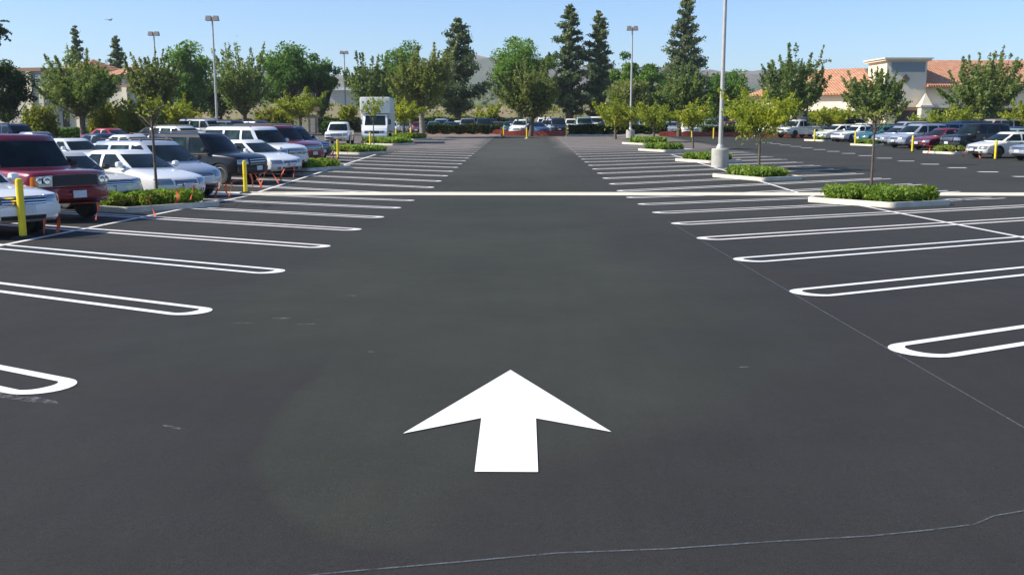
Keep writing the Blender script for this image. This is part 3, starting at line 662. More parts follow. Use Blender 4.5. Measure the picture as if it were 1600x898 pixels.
    if detail:
        # doors 4 mm proud of the side, handles, mirrors
        pp = c['p']; zb = min(z for x, z in top if abs(x) < 1.0) - .06; zs = sill + .08
        for sg in (-1, 1):
            for (xa, xb) in ((pp[1][0] - .05, pp[0][0] - .02), ((pp[3][0] + .02), pp[1][0] - .075)):
                lo = xa; hi = xb
                if lo < -wb + ar + .04: poly = [(max(lo, -wb + ar + .05), zs), (hi, zs), (hi, zb), (lo, zb), (lo, wr + ar * .95)]
                else: poly = [(lo, zs), (hi, zs), (hi, zb), (lo, zb)]
                if hi > wb - ar - .04: poly = [(lo, zs), (wb - ar - .05, zs), (hi, wr + ar * .8), (hi, zb), (lo, zb)]
                g = MB(); N = len(poly); Yw = lambda z, x: sg * abs(yw(1, z, x))
                y0 = sg * (hw - .02)
                g.add([(x, Yw(z, x) - sg * .01, z) for x, z in poly] + [(x + .006 * (1 if x < (lo + hi) / 2 else -1), sg * (hw + .006) if z < zb - .01 else Yw(z, x) + sg * .006, z) for x, z in poly],
                      [tuple(range(N, 2 * N))] + [(i, (i + 1) % N, N + (i + 1) % N, N + i) for i in range(N)])
                me = g.mesh('door', pm); bm = bmesh.new(); bm.from_mesh(me); bmesh.ops.recalc_face_normals(bm, faces=bm.faces[:]); bm.to_mesh(me); bm.free()
                parts.append(('door', me, None, None)); di = len(parts) - 1
                g = MB(); g.box(lo + .06, lo + .22, sg * (hw + .004), sg * (hw + .03), zb - .09, zb - .06); parts.append(('door_handle', g.mesh('door_handle', M['trim'] if col != 'white' else pm), None, di))
            g = MB(); g.lathe([(.03, -.08), (.075, -.07), (.085, 0), (.075, .07), (.03, .08)], 8, M4=Matrix.Translation((pp[0][0] - .14, sg * (wb_ + .13), z0 + .11)) @ Matrix.Rotation(R(90), 4, 'X')); g.tube([(pp[0][0] - .12, sg * (wb_ - .05), z0 + .06), (pp[0][0] - .12, sg * (wb_ + .06), z0 + .09)], .025, 6)
            parts.append(('wing_mirror', g.mesh('wing_mirror', M['trim'] if col in ('maroon', 'charcoal', 'black', 'navy', 'silver', 'cream') or kind == 'pickup' else pm, 40), None, None))
            if kind in ('suv', 'wagon', 'bigsuv'):
                g = MB(); g.tube([(tf - .2, sg * wt * .9, z3 + .02), (tf - .3, sg * wt * .9, z3 + .09), (tr_ + .3, sg * wt * .9, z3 + .09), (tr_ + .2, sg * wt * .9, z3 + .02)], .02, 6); parts.append(('roof_rail', g.mesh('roof_rail', M['trim'], 40), None, None))
        for sg in (-1, 1):
            g = MB(); x0 = bf - .08; g.tube([(x0, sg * .08 + .1, z0 + .02), (x0 - .16, sg * .3 + .2, z0 + .14)], .011, 4); parts.append(('wiper', g.mesh('wiper', M['trim']), None, None))
    # wheels
    tw = .21; prof = [(wr * .60, -tw * .42), (wr * .68, -tw * .5), (wr * .9, -tw * .5), (wr * .98, -tw * .36), (wr, 0), (wr * .98, tw * .36), (wr * .9, tw * .5), (wr * .68, tw * .5), (wr * .60, tw * .42)]
    g = MB(); g.lathe(prof, 22); wm = g.mesh('wheel', M['rubber'], 35)
    g = MB(); rr = wr * .64
    g.lathe([(rr, -.02), (rr, tw * .40), (rr * .9, tw * .44), (rr * .86, tw * .2), (rr * .84, -.02)], 20)
    g.lathe([(rr * .26, 0), (rr * .26, tw * .36), (rr * .16, tw * .4)], 10)
    for k in range(5):
        a = k * math.tau / 5; M4 = Matrix.Rotation(a, 4, 'Z'); g.add([M4 @ Vector(q) for q in [(rr * .15, -rr * .14, tw * .2), (rr * .9, -rr * .09, tw * .2), (rr * .9, rr * .09, tw * .2), (rr * .15, rr * .14, tw * .2), (rr * .15, -rr * .12, tw * .38), (rr * .9, -rr * .07, tw * .33), (rr * .9, rr * .07, tw * .33), (rr * .15, rr * .12, tw * .38)]],
            [(4, 5, 6, 7), (0, 1, 5, 4), (1, 2, 6, 5), (2, 3, 7, 6), (3, 0, 4, 7)])
    rm = g.mesh('rim', M['alloy'], 35)
    for sx in (1, -1):
        for sy in (1, -1):
            loc = (sx * wb, sy * (hw - tw * .5 - .015), wr); rot = (R(-90) if sy > 0 else R(90), 0, 0)
            parts.append(('wheel', wm, (loc, rot), None)); parts.append(('rim', rm, 'rim', len(parts) - 1))
    CARS[key] = parts; return parts
def car(kind, col, X, Y, hdg, label, cat='car', group=None, detail=True, scale=1., z=None):
    """hdg = direction the nose points, in degrees from +X"""
    r = empty('parked_car' if kind != 'pickup' else 'parked_pickup', (X, Y, (gz(Y) if z is None else z) + .002), R(hdg), (scale,) * 3 if scale != 1 else None)
    # sit on the slope of the car park
    sl = (gz(Y + 1) - gz(Y - 1)) / 2 if z is None else 0
    nrm = Vector((0, -sl, 1)).normalized(); r.rotation_mode = 'XYZ'
    q = Vector((0, 0, 1)).rotation_difference(nrm).to_matrix() @ Matrix.Rotation(R(hdg), 3, 'Z'); r.rotation_euler = q.to_euler()
    tag(r, label, cat, group); obs = []
    for name, me, tf_, par in car_parts(kind, col, detail):
        o = link(name, me, obs[par] if par is not None else r)
        if isinstance(tf_, tuple): o.location, o.rotation_euler = tf_
        obs.append(o)
    return r

# ---- left bay: noses to the head line, pointing right and towards us
def nosed(kind, col, nx, ny, hdg, label, cat='car', group=None, detail=True, scale=1.):
    L = kind_spec(kind)['L'] * scale / 2; a = R(hdg); return car(kind, col, nx - math.cos(a) * L, ny - math.sin(a) * L, hdg, label, cat, group, detail, scale)
GL = 'cars in the left bay with their noses on the head line'
nosed('oldsedan', 'white', -8.75, 17.15, -30, 'white sedan cut off by the left edge, beside the nearest yellow bollard', 'car', GL)
nosed('boxy', 'maroon', -9.35, 20.55, -31, 'boxy maroon SUV with chrome number plate frame, nearest large vehicle on the left', 'car', GL)
nosed('sedan', 'white', -9.05, 26.4, -31, 'white sedan behind the nearest left planter shrubs', 'car', GL)
nosed('oldsedan', 'cream', -10.1, 24.55, -30, 'cream sedan mostly hidden behind the maroon SUV', 'car', GL)
nosed('wagon', 'silver', -9.5, 29.3, -31, 'silver minivan directly behind the white sedan at the nearest planter', 'car', GL)
nosed('suv', 'charcoal', -9.6, 35.6, -21, 'dark charcoal SUV with silver wheels behind the second yellow bollard', 'car', GL)
nosed('sedan', 'white', -9.35, 39.6, -32, 'small white sedan between the charcoal SUV and the second left planter', 'car', GL)
nosed('bigsuv', 'white', -9.8, 42.6, -31, 'large white SUV with a grey grille behind the small white sedan', 'car', GL)
nosed('bigsuv', 'maroon', -10.0, 47.0, -31, 'dark red SUV between the large white SUV and the third yellow bollard', 'car', GL)
nosed('suv', 'navy', -10.3, 50.6, -31, 'navy car with its nose at the third yellow bollard', 'car', GL)
# ---- rows farther left
GB = 'cars in the rows behind the left bay'
for kind, col, px, Y, hdg, lab in [
    ('oldsedan', 'white', 112, 44, -30, 'white sedan roof seen just above the cream sedan on the left'),
    ('sedan', 'navy', 165, 52, -28, 'dark blue car whose roof shows between two white ones on the left'),
    ('sedan', 'pearl', 208, 50, -30, 'pale sedan with its roof just left of the thin left sapling'),
    ('wagon', 'pearl', 283, 62, -30, 'pearl white wagon seen above the charcoal SUV'),
    ('sedan', 'silver', 330, 58, -30, 'silver sedan partly seen between the pearl wagon and the large white SUV'),
    ('suv', 'navy', 22, 62, -25, 'navy SUV at the far left edge under the dark round tree'),
    ('sedan', 'red', 175, 68, -28, 'red car with only its roof showing before the left bushes'),
    ('bigsuv', 'silver', 322, 84, -25, 'silver and blue SUV left of the near lamp post'),
    ('sedan', 'charcoal', 250, 74, -25, 'charcoal sedan behind the pearl wagon'),
    ('suv', 'navy', 365, 84, -25, 'navy SUV just right of the left lamp post'),
    ('sedan', 'teal', 402, 66, -28, 'teal sedan seen over the roof of the large white SUV'),
    ('wagon', 'navy', 405, 92, -25, 'dark blue wagon under the open grey green tree on the left'),
    ('sedan', 'grey', 450, 74, -28, 'grey sedan seen over the roof of the dark red SUV'),
    ('oldsedan', 'grey', 60, 58, -25, 'grey sedan behind the maroon SUV roof, near the left edge')]:
    car(kind, col, at(px, Y), Y, hdg, lab, 'car', GB)
car('pickup', 'white', at(531, 78), 78, -86, 'white pickup facing the camera beside the box truck', 'pickup', None)

# ---- box truck
def box_truck(X, Y, hdg):
    r = empty('box_truck', (X, Y, gz(Y)), R(hdg)); tag(r, 'white box truck with a square cargo box facing the camera', 'truck')
    b = MB(); b.box(-3.6, 1.15, -1.2, 1.2, 1.0, 3.62); b.obj('cargo_box', M['boxwhite'], r, 30, bev=.05)
    b = MB(); b.box(1.0, 2.0, -1.19, 1.19, 2.35, 3.63); b.obj('attic', M['boxwhite'], r, 30, bev=.12)
    prof = [(1.16, .55), (3.15, .5), (3.2, .62), (3.18, .95), (3.05, 1.22), (2.35, 1.42), (1.75, 2.3), (1.16, 2.34)]
    b = MB(); n = len(prof)
    for s_, w in ((0, .98), ):
        v = [(x, -w * (.97 if z > 1.5 else 1), z) for x, z in prof] + [(x, w * (.97 if z > 1.5 else 1), z) for x, z in prof]
        b.add(v, [tuple(range(n)), tuple(reversed(range(n, 2 * n)))] + [(i, n + i, n + (i + 1) % n, (i + 1) % n) for i in range(n)])
    b.obj('cab', paintmat('white'), r, 30, bev=.04)
    g = MB(); g.add([(2.355, -.82, 1.45), (2.355, .82, 1.45), (1.85, .76, 2.18), (1.85, -.76, 2.18), (2.30, -.82, 1.43), (2.30, .82, 1.43), (1.80, .76, 2.16), (1.80, -.76, 2.16)], [(0, 1, 2, 3), (0, 4, 5, 1), (2, 6, 7, 3), (1, 5, 6, 2), (0, 3, 7, 4)]); g.obj('windshield', M['glass'], r)
    for sy in (-1, 1):
        g = MB(); g.add([(2.2, sy * .985, 1.5), (1.3, sy * .985, 1.5), (1.3, sy * .97, 2.15), (1.72, sy * .97, 2.15)], [(0, 1, 2, 3)]); g.box(1.3, 1.32, sy * .95, sy * .985, 1.5, 2.1); g.obj('side_window', M['glass'], r)
        g = MB(); g.box(3.16, 3.2, sy * .6 - .17, sy * .6 + .17, .82, 1.02); g.obj('headlight', M['lamp'], r, bev=.01)
        g = MB(); g.box(2.05, 2.14, sy * 1.14 - .1, sy * 1.14 + .1, 1.5, 1.9); g.tube([(2.1, sy * .97, 1.55), (2.1, sy * 1.08, 1.6)], .02, 5); g.obj('wing_mirror', M['trim'], r)
        for x in (2.5, -2.3):
            w = MB(); w.lathe([(.22, -.12), (.38, -.12), (.41, 0), (.38, .12), (.22, .12)], 18, M4=Matrix.Translation((x, sy * .86, .41)) @ Matrix.Rotation(R(90), 4, 'X')); w.obj('wheel', M['rubber'], r, 35)
    g = MB(); g.box(3.17, 3.2, -.4, .4, .8, 1.02); g.obj('grille', M['trim'], r)
    g = MB(); g.box(3.16, 3.3, -1, 1, .48, .66); g.obj('bumper', M['chrome'], r, bev=.02)
    g = MB(); g.box(-3.5, 2.2, -.5, .5, .6, .98); g.obj('chassis', M['trim'], r)
box_truck(at(584, 79), 81, -86)

# ---- right bay
GR = 'cars in the far right bay with their noses to its planters'
for kind, col, px, Y, hdg, lab in [
    ('sedan', 'cream', 1521, 55.8, 196, 'cream white sedan nearest on the right, behind the rightmost yellow bollard'),
    ('oldsedan', 'silver', 1592, 52.5, 198, 'silver car cut off by the right edge, in front of the cream white sedan'),
    ('suv', 'black', 1480, 64.2, 200, 'black SUV behind the right planter with the cream sedan on its right'),
    ('wagon', 'silver', 1396, 70.8, 204, 'silver wagon facing us left of the middle right bollard'),
    ('sedan', 'maroon', 1433, 67.3, 205, 'dark red car just right of the middle right bollard'),
    ('sedan', 'silver', 1370, 76.0, 204, 'silver sedan with a white bonnet behind the bare sapling stem'),
    ('sedan', 'teal', 1341, 79.8, 204, 'teal sedan right of the far right bollard'),
    ('oldsedan', 'white', 1305, 84, 204, 'white sedan beside the far right planter shrubs'),
    ('sedan', 'cream', 1276, 87, 204, 'cream sedan at the left end of the right bay')]:
    nosed(kind, col, at(px, Y), Y, hdg, lab, 'car', GR)
GS = 'cars in the rows behind the right bay'
for kind, col, px, Y, hdg, lab in [
    ('bigsuv', 'gold', 1556, 84, 188, 'long gold SUV standing tall above the cars at the right edge'),
    ('sedan', 'palegreen', 1585, 68, 200, 'pale green sedan behind the cream white sedan'),
    ('suv', 'navy', 1500, 80, 192, 'navy SUV left of the long gold SUV'),
    ('bigsuv', 'grey', 1459, 92, 192, 'grey SUV under the yellow green bush on the right'),
    ('wagon', 'blue', 1470, 76, 200, 'blue wagon behind the black SUV'),
    ('wagon', 'silver', 1415, 88, 196, 'silver wagon in the back row, in front of the shop pillar'),
    ('sedan', 'green', 1378, 90, 196, 'dark green sedan behind the silver sedan'),
    ('oldsedan', 'white', 1344, 98, 196, 'white sedan in the back row, left of the dark green one'),
    ('suv', 'black', 1318, 101, 196, 'black SUV in the back row before the cream shop wing'),
    ('sedan', 'pearl', 1290, 104, 196, 'pearl sedan in the back row before the cream shop wing'),
    ('sedan', 'white', 1452, 82, 194, 'white sedan between the blue wagon and the back row on the right'),
    ('oldsedan', 'gold', 1330, 92, 196, 'gold sedan just behind the white sedan near the small yellow bollard'),
    ('sedan', 'grey', 1398, 81, 198, 'grey sedan right behind the silver sedan on the right'),
    ('sedan', 'navy', 1582, 75, 192, 'navy sedan at the right edge, in front of the long gold SUV'),
    ('bigsuv', 'charcoal', 1268, 110, 200, 'charcoal SUV at the back beside the open tree'),
    ('pickup', 'pearl', 1247, 98, 215, 'pearl pickup behind the trunk of the open tree'),
    ('suv', 'silver', 1222, 106, 230, 'silver SUV left of the trunk of the open tree')]:
    car(kind, col, at(px, Y), Y, hdg, lab, 'car', GS)
for kind, col, px, Y, hdg in [('sedan', 'white', 1197, 112, 250), ('sedan', 'blue', 1525, 95, 190), ('wagon', 'tan', 1585, 98, 190)]:
    car(kind, col, at(px, Y), Y, hdg, {1197: 'white sedan at the left end of the right car rows', 1525: 'blue sedan behind the navy SUV on the right', 1585: 'tan wagon at the right edge behind the pale green sedan'}[px], 'car', GS)

# ---- the far row behind the clipped hedge
GF = 'cars in the far row behind the clipped hedge'
far = [(612, 'sedan', 'white', -90, 'white sedan right beside the box truck in the far row'), (632, 'sedan', 'grey', -88, 'grey sedan left of the pale tree trunk in the far row'), (655, 'oldsedan', 'maroon', -92, 'maroon sedan directly behind the pale tree trunk'),
       (678, 'sedan', 'teal', -84, 'teal sedan first right of the pale tree trunk'), (704, 'oldsedan', 'blue', -96, 'blue sedan left of the two dark SUVs under the pine'), (731, 'suv', 'grey', -90, 'grey SUV directly right of the single pine trunk'),
       (756, 'suv', 'navy', -88, 'navy SUV at the left edge of the far aisle'), (779, 'oldsedan', 'brown', -95, 'brown sedan behind the left far bollard'), (797, 'sedan', 'green', -90, 'dark green sedan between the two far bollards'),
       (815, 'wagon', 'white', -104, 'white wagon seen over the exit in the middle of the far row'), (838, 'sedan', 'blue', -70, 'light blue hatch right of the central tree trunk in the far row'), (858, 'wagon', 'pearl', -100, 'pearl wagon behind the light blue car in the far row'),
       (871, 'suv', 'navy', -86, 'dark navy SUV just left of the right exit bollard'), (912, 'bigsuv', 'palegreen', -90, 'pale green grey SUV squarely facing us right of the exit'), (944, 'sedan', 'navy', -92, 'navy sedan behind the hedge, under the leftmost yellow green tree'),
       (966, 'oldsedan', 'grey', -88, 'grey sedan just left of the far right lamp post'), (1008, 'suv', 'blue', -90, 'blue SUV just right of the far right lamp post'), (1032, 'sedan', 'green', -94, 'green sedan right of the blue SUV in the far row'),
       (1048, 'sedan', 'silver', -88, 'silver sedan left of the dark open tree trunk in the far row'), (1074, 'oldsedan', 'white', -90, 'white sedan right of the dark open tree trunk, near the yellow bollards'), (1107, 'wagon', 'palegreen', -84, 'pale green wagon behind the tall near lamp post'),
       (1140, 'sedan', 'maroon', -90, 'maroon sedan right of the tall near lamp post'), (1168, 'sedan', 'silver', -86, 'silver sedan behind the big yellow green tree')]
for px, kind, col, hdg, lab in far:
    Y = {815: 109.5, 838: 108.8, 1074: 108.8}.get(px, 113 + random.uniform(-.5, .5)); car(kind, col, at(px, Y), Y, hdg, lab, 'car', GF, True)
# a second line of roofs behind it
for i, (px, kind, col) in enumerate([(690, 'wagon', 'silver'), (718, 'sedan', 'white'), (768, 'wagon', 'charcoal'), (806, 'suv', 'black'), (850, 'suv', 'white'), (893, 'wagon', 'cream'), (930, 'bigsuv', 'white'), (985, 'bigsuv', 'charcoal'), (1020, 'suv', 'navy'), (1058, 'bigsuv', 'charcoal'), (1092, 'suv', 'maroon'), (1125, 'suv', 'navy')]):
    nm = {'wagon': 'wagon', 'sedan': 'sedan', 'suv': 'SUV', 'bigsuv': 'large SUV'}[kind]; cn = {'charcoal': 'charcoal', 'pearl': 'pale'}.get(col, col)
    wh = ['behind the teal sedan', 'between the blue sedan and the grey SUV', 'showing over the navy SUV', 'over the exit bollards', 'right of the central tree trunk', 'left of the square pale green SUV', 'right of the square pale green SUV', 'behind the far right lamp post', 'behind the blue SUV', 'left of the dark open trunk', 'behind the white sedan', 'behind the tall near lamp post'][i]
    car(kind, col, at(px, 120.5), 120.5, -90 + random.uniform(-4, 4), f'{cn} {nm} in the hindmost line of cars, {wh}', 'car', 'cars in the hindmost line', False)

# ------------------------------------------------------------------ lamp posts
def lamp(X, Y, base_r, base_h, label, H=10.4):
    z = gz(Y); r = empty('lamp_post', (X, Y, z)); tag(r, label, 'lamp post', 'car park lamp posts')
    b = MB(); b.lathe([(base_r, -.1), (base_r, base_h - .04), (base_r - .03, base_h)], 28); b.obj('concrete_base', M['base'], r, 35)
    b = MB(); b.lathe([(.20, base_h), (.20, base_h + .05), (.155, base_h + .14), (.13, base_h + .2)], 16); b.obj('base_cover', M['steel'], r, 35)
    b = MB(); b.tube([(0, 0, base_h + .1), (0, 0, base_h + 3), (0, 0, H)], [.105, .095, .07], 14); b.obj('pole', M['steel'], r, 60)
    b = MB(); b.box(-.049, .049, -.06, .06, H - .15, H + .1); b.obj('bracket', M['steel'], r)
    for sx in (-1, 1):
        h = MB(); h.prism([(sx * .05, -.25), (sx * .56, -.25), (sx * .56, .25), (sx * .05, .25)][::sx], H - .2, H + .2, top=[(sx * .12, -.18), (sx * .5, -.18), (sx * .5, .18), (sx * .12, .18)][::sx]); ho = h.obj('lamp_head', M['lamphead'], r)
        l_ = MB(); l_.box(min(sx * .12, sx * .5), max(sx * .12, sx * .5), -.18, .18, H - .22, H - .203); l_.obj('lens', M['lens'], ho)
    return r
lamp(9.05, 46.6, .40, .86, 'tall near lamp post on a big round concrete base, its top out of view')
lamp(at(985, 98), 98, .42, .75, 'far right lamp post on a pale base among the planters')
lamp(at(340, 87), 87, .4, .7, 'lamp post rising behind the parked cars on the left')
lamp(at(249, 104), 104, .4, .7, 'distant lamp post at the left, left of the dense trees')
lamp(at(541, 134), 134, .4, .7, 'smallest lamp post, left of the box truck')

# ------------------------------------------------------------------ yellow bollards and orange tape
def bollard(X, Y, label, h=1.04, foot='rubber'):
    z = gz(Y); r = empty('yellow_bollard', (X, Y, z)); tag(r, label, 'bollard', 'yellow plastic bollards round the closed area')
    p = MB(); p.lathe([(.062, .02), (.062, h - .05), (.052, h - .01), (.03, h)], 16); p.obj('post', M['yellow'], r, 50)
    f = MB(); f.lathe([(.19, 0), (.19, .025), (.09, .055)], 16); f.obj('foot', M[foot], r, 40)
BL = [(-8.75, 17.0), (-8.95, 31.5), (at(527, 55), 55), (at(578, 74), 74), (at(619, 90), 90), (at(642, 98), 98)]
bl_lab = ['nearest yellow bollard, in front of the white sedan at the left edge', 'yellow bollard in front of the charcoal SUV', 'yellow bollard standing at the third left planter', 'yellow bollard in front of the box truck',
          'yellow bollard right of the box truck, left of its twin', 'yellow bollard just left of the pale tree trunk']
for (x, y), l_ in zip(BL, bl_lab): bollard(x, y, l_)
for px, Y, l_, f in [(787, 101, 'left yellow bollard at the far exit', 'rubber'), (823, 95, 'middle yellow bollard at the far exit with a pale foot', 'concrete'), (885, 103, 'right yellow bollard at the far exit, at the hedge end', 'concrete'),
                     (1081, 97, 'left one of two yellow bollards left of the tall lamp post', 'rubber'), (1115, 93, 'yellow bollard beside the tall lamp post pole', 'rubber'),
                     (1337, 78, 'far right yellow bollard between two right planters', 'rubber'), (1427, 64, 'middle right yellow bollard before the silver SUV', 'rubber'), (1558, 54, 'rightmost yellow bollard before the cream white sedan', 'rubber'), (1273, 85, 'small yellow bollard before the white sedans of the right bay', 'rubber')]:
    bollard(at(px, Y), Y, l_, foot=f)
def tape(a, b, label, drops, h=.62):
    a, b = Vector(a), Vector(b); z0 = gz(a.y); r = empty('caution_tape', (a.x, a.y, z0)); tag(r, label, 'caution tape', 'orange tape between the bollards')
    n = 16; t = MB(); P = []
    for i in range(n + 1):
        u = i / n; p = a.lerp(b, u) - a; P.append(Vector((p.x, p.y, gz(a.y + p.y) - z0 + h - .30 * 4 * u * (1 - u) * .6)))
    t.tube(P, .0045, 4, cap=False); t.obj('tape_line', M['orange'], r)
    for u, ln, tw in drops:
        i = min(n - 1, int(u * n)); p = P[i].lerp(P[i + 1], u * n - i); s = MB(); v = []
        K = 7; ln = min(ln, p.z - (gz(a.y + p.y) - z0) - .01)
        for k in range(K + 1):
            q = k / K; c = p + Vector((.07 * math.sin(q * 3 + tw) - .07 * math.sin(tw) + .12 * q * math.sin(tw * 3), .05 * math.cos(q * 4 + tw), -ln * q)); an = tw + q * 1.6; e = Vector((math.cos(an), math.sin(an), 0)) * .032
            v += [c - e, c + e]
        s.add(v, [(2 * k, 2 * k + 1, 2 * k + 3, 2 * k + 2) for k in range(K)]); so_ = s.obj('streamer', M['orange'], r); m_ = so_.modifiers.new('thick', 'SOLIDIFY'); m_.thickness = .003
tape((-8.75, 17.0), (-8.2, 25.0), 'orange tape and streamers across the front of the maroon SUV', [(.07, .55, .3), (.13, .6, 5.4), (.33, .35, .9), (.62, .62, 4.2), (.80, .3, 5.6), (.93, .35, 1)])
tape((-10.3, 15.2), (-8.78, 17.0), 'orange tape hanging before the white sedan at the left edge', [(.45, .3, 1), (.62, .5, 4)])
tape((-8.2, 25.1), (-8.95, 31.5), 'orange tape behind the nearest left planter', [(.35, .35, 2), (.5, .3, 3), (.62, .4, 1)])
tape((-8.97, 31.5), (-9.3, 43.1), 'orange tape before the charcoal SUV and the small white sedan', [(.06, .6, .4), (.12, .5, 5), (.24, .62, 1.2), (.33, .6, 4.9), (.52, .5, 2), (.66, .45, .8), (.8, .6, 4)])
tape((-9.3, 43.1), (at(527, 55), 55), 'orange tape from the second left planter to the third bollard', [(.2, .5, .4), (.45, .6, 2), (.6, .6, 5), (.72, .6, 1), (.82, .6, 3), (.9, .6, 4)])
tape((at(527, 55), 55), (at(578, 74), 74), 'orange tape in front of the white pickup', [(.2, .6, .4), (.5, .6, 2), (.65, .6, 5), (.85, .6, 1)])
tape((at(1425, 64), 64), (at(1556, 54), 54), 'orange tape between the two right bollards by the black SUV', [(.25, .5, 1), (.55, .6, 3), (.7, .5, 2), (.85, .6, 4)])
def netting(px0, px1, Y, h, label):
    x0, x1 = at(px0, Y), at(px1, Y); n = int((x1 - x0) / .35); m = MB(); v = []
    for i in range(n + 1):
        x = x0 + (x1 - x0) * i / n; top = h * (.82 + .16 * math.sin(i * .9) + random.uniform(-.14, .14)); v += [(x, .06 * math.sin(i * .7), .02), (x, .05 * math.sin(i * .7 + .5), top)]
    m.add(v, [(2 * i, 2 * i + 2, 2 * i + 3, 2 * i + 1) for i in range(n)]); o = m.obj('barrier_netting', M['red_net'], None, loc=(0, Y, gz(Y))); tag(o, label, 'netting', 'red netting barriers at the far end')
    k = o.modifiers.new('thick', 'SOLIDIFY'); k.thickness = .02
netting(770, 886, 105.6, .62, 'low red netting stretched across the far exit')
netting(1030, 1178, 103.5, .55, 'low red netting behind the tall lamp post')
netting(1180, 1262, 100, .4, 'low red netting left of the right car rows')

# ------------------------------------------------------------------ far end: kerb bed, hedges, banks
def bed(name, px0, px1, Y0, Y1, h, m, label, cat='planting bed', kerb=True):
    xs = (at(px0, Y0), at(px1, Y0)); z = gz(Y0); r = empty(name, ((xs[0] + xs[1]) / 2, Y0, z)); w = (xs[1] - xs[0]) / 2; tag(r, label, cat)
    b = MB(); b.box(-w, w, 0, .18, -.1, .15); b.box(-w, -w + .18, .182, Y1 - Y0, -.1, .15); b.box(w - .18, w, .182, Y1 - Y0, -.1, .15); b.obj('kerb', M['kerb'], r)
    s = MB(); n = 24; v = []
    for j in range(4):
        for i in range(n + 1): v.append((-w + .18 + (2 * w - .36) * i / n, .18 + (Y1 - Y0 - .2) * j / 3, .12 + (h if 0 < j < 3 else 0) * (.6 + .5 * math.sin(i * 1.7 + j))))
    s.add(v, [(j * (n + 1) + i, j * (n + 1) + i + 1, (j + 1) * (n + 1) + i + 1, (j + 1) * (n + 1) + i) for j in range(3) for i in range(n)]); s.obj('mulch' if m == 'mulch' else 'grass', M[m], r)
bed('planting_bed', 640, 782, 104.6, 110, .25, 'mulch', 'bed of red mulch under the left clipped hedge')
bed('planting_bed', 888, 1040, 104.2, 110, .15, 'lawn', 'grassy bed under the right clipped hedge')
bed('planting_bed', 1185, 1262, 101, 106, .15, 'lawn', 'grassy bed under the open tree right of the exit')
hedge('clipped_hedge', at(668, 106.5), at(782, 106.5), 106.6, 1.2, .95, 'clipped dark hedge left of the far exit, above red mulch', 5200, ls=.15, z=gz(106) + .12)
hedge('clipped_hedge', at(888, 106.5), at(1042, 106.5), 106.6, 1.2, .95, 'clipped dark hedge right of the far exit', 6500, ls=.15, z=gz(106) + .12)
hedge('clipped_hedge', at(1100, 106), at(1180, 106), 107.5, 1.2, .9, 'short clipped hedge behind the tall lamp post', 2600, ls=.16)
hedge('boundary_hedge', -66, at(452, 131), 131, 1.6, 1.5, 'long dark boundary hedge behind the left cars', 6500, ls=.2)
hedge('boundary_hedge', at(455, 127.5), at(800, 127.5), 127.5, 1.6, 1.75, 'dark boundary hedge behind the far row, from the box truck to the middle', 7000, ls=.2)
hedge('boundary_hedge', at(20, 90), at(345, 90), 91, 1.4, 1.0, 'low green hedge in front of the beige building', 6500, ls=.17, leaf='leaf_dense')
def bank(name, x0, x1, y0, y1, h, label):
    nx, ny = 70, 12; v = []
    for j in range(ny + 1):
        for i in range(nx + 1):
            x = x0 + (x1 - x0) * i / nx; t = j / ny; y = y0 + (y1 - y0) * t; e = min(1, i / 6, (nx - i) / 6)
            s_ = 3 * min(1, t * 1.5) ** 2 - 2 * min(1, t * 1.5) ** 3
            v.append((x, y, .74 + h * s_ * e * (1 + .10 * math.sin(x * .11) + .05 * math.sin(x * .37 + y * .2))))
    f = [(j * (nx + 1) + i, j * (nx + 1) + i + 1, (j + 1) * (nx + 1) + i + 1, (j + 1) * (nx + 1) + i) for j in range(ny) for i in range(nx)]
    me = bpy.data.meshes.new(name); me.from_pydata(v, [], f); fin(me, M['bank'], 60); tag(link(name, me), label, kind='structure')
bank('embankment', -95, 62, 129, 185, 4.2, 'long tan embankment of dry grass behind the far cars')
def scatter_ground(name, x0, x1, y0, y1, n, ls, leaf, label, zf):
    C = rng.random((n, 3)); x = x0 + (x1 - x0) * C[:, 0]; y = y0 + (y1 - y0) * C[:, 1]
    g = np.sin(x * .35 + y * .21) + np.sin(x * .13 - y * .4) + rng.normal(size=n) * .5; k = g > .3; x, y = x[k], y[k]
    z = np.array([zf(a, b) for a, b in zip(x, y)]) + rng.random(len(x)) * .5 
    tag(link(name, leaves_mesh(name, np.stack([x, y, z], 1), ls, rng.random(len(x)), M[leaf])), label, 'ground cover', kind='stuff')
def bz(x, y): t = min(1, max(0, (y - 129) / 56 * 1.5)); i = (x + 95) / 157 * 70; e = max(0, min(1, i / 6, (70 - i) / 6)); return .74 + 4.2 * (3 * t * t - 2 * t ** 3) * e * (1 + .1 * math.sin(x * .11) + .05 * math.sin(x * .37 + y * .2))
scatter_ground('dry_scrub', -85, 55, 130, 166, 9000, .28, 'leaf_lime', 'yellow green scrub growing over the tan embankment', bz)
scatter_ground('dry_scrub', -85, 55, 129.5, 168, 9000, .3, 'leaf_pear2', 'olive weeds in patches on the tan embankment', bz)

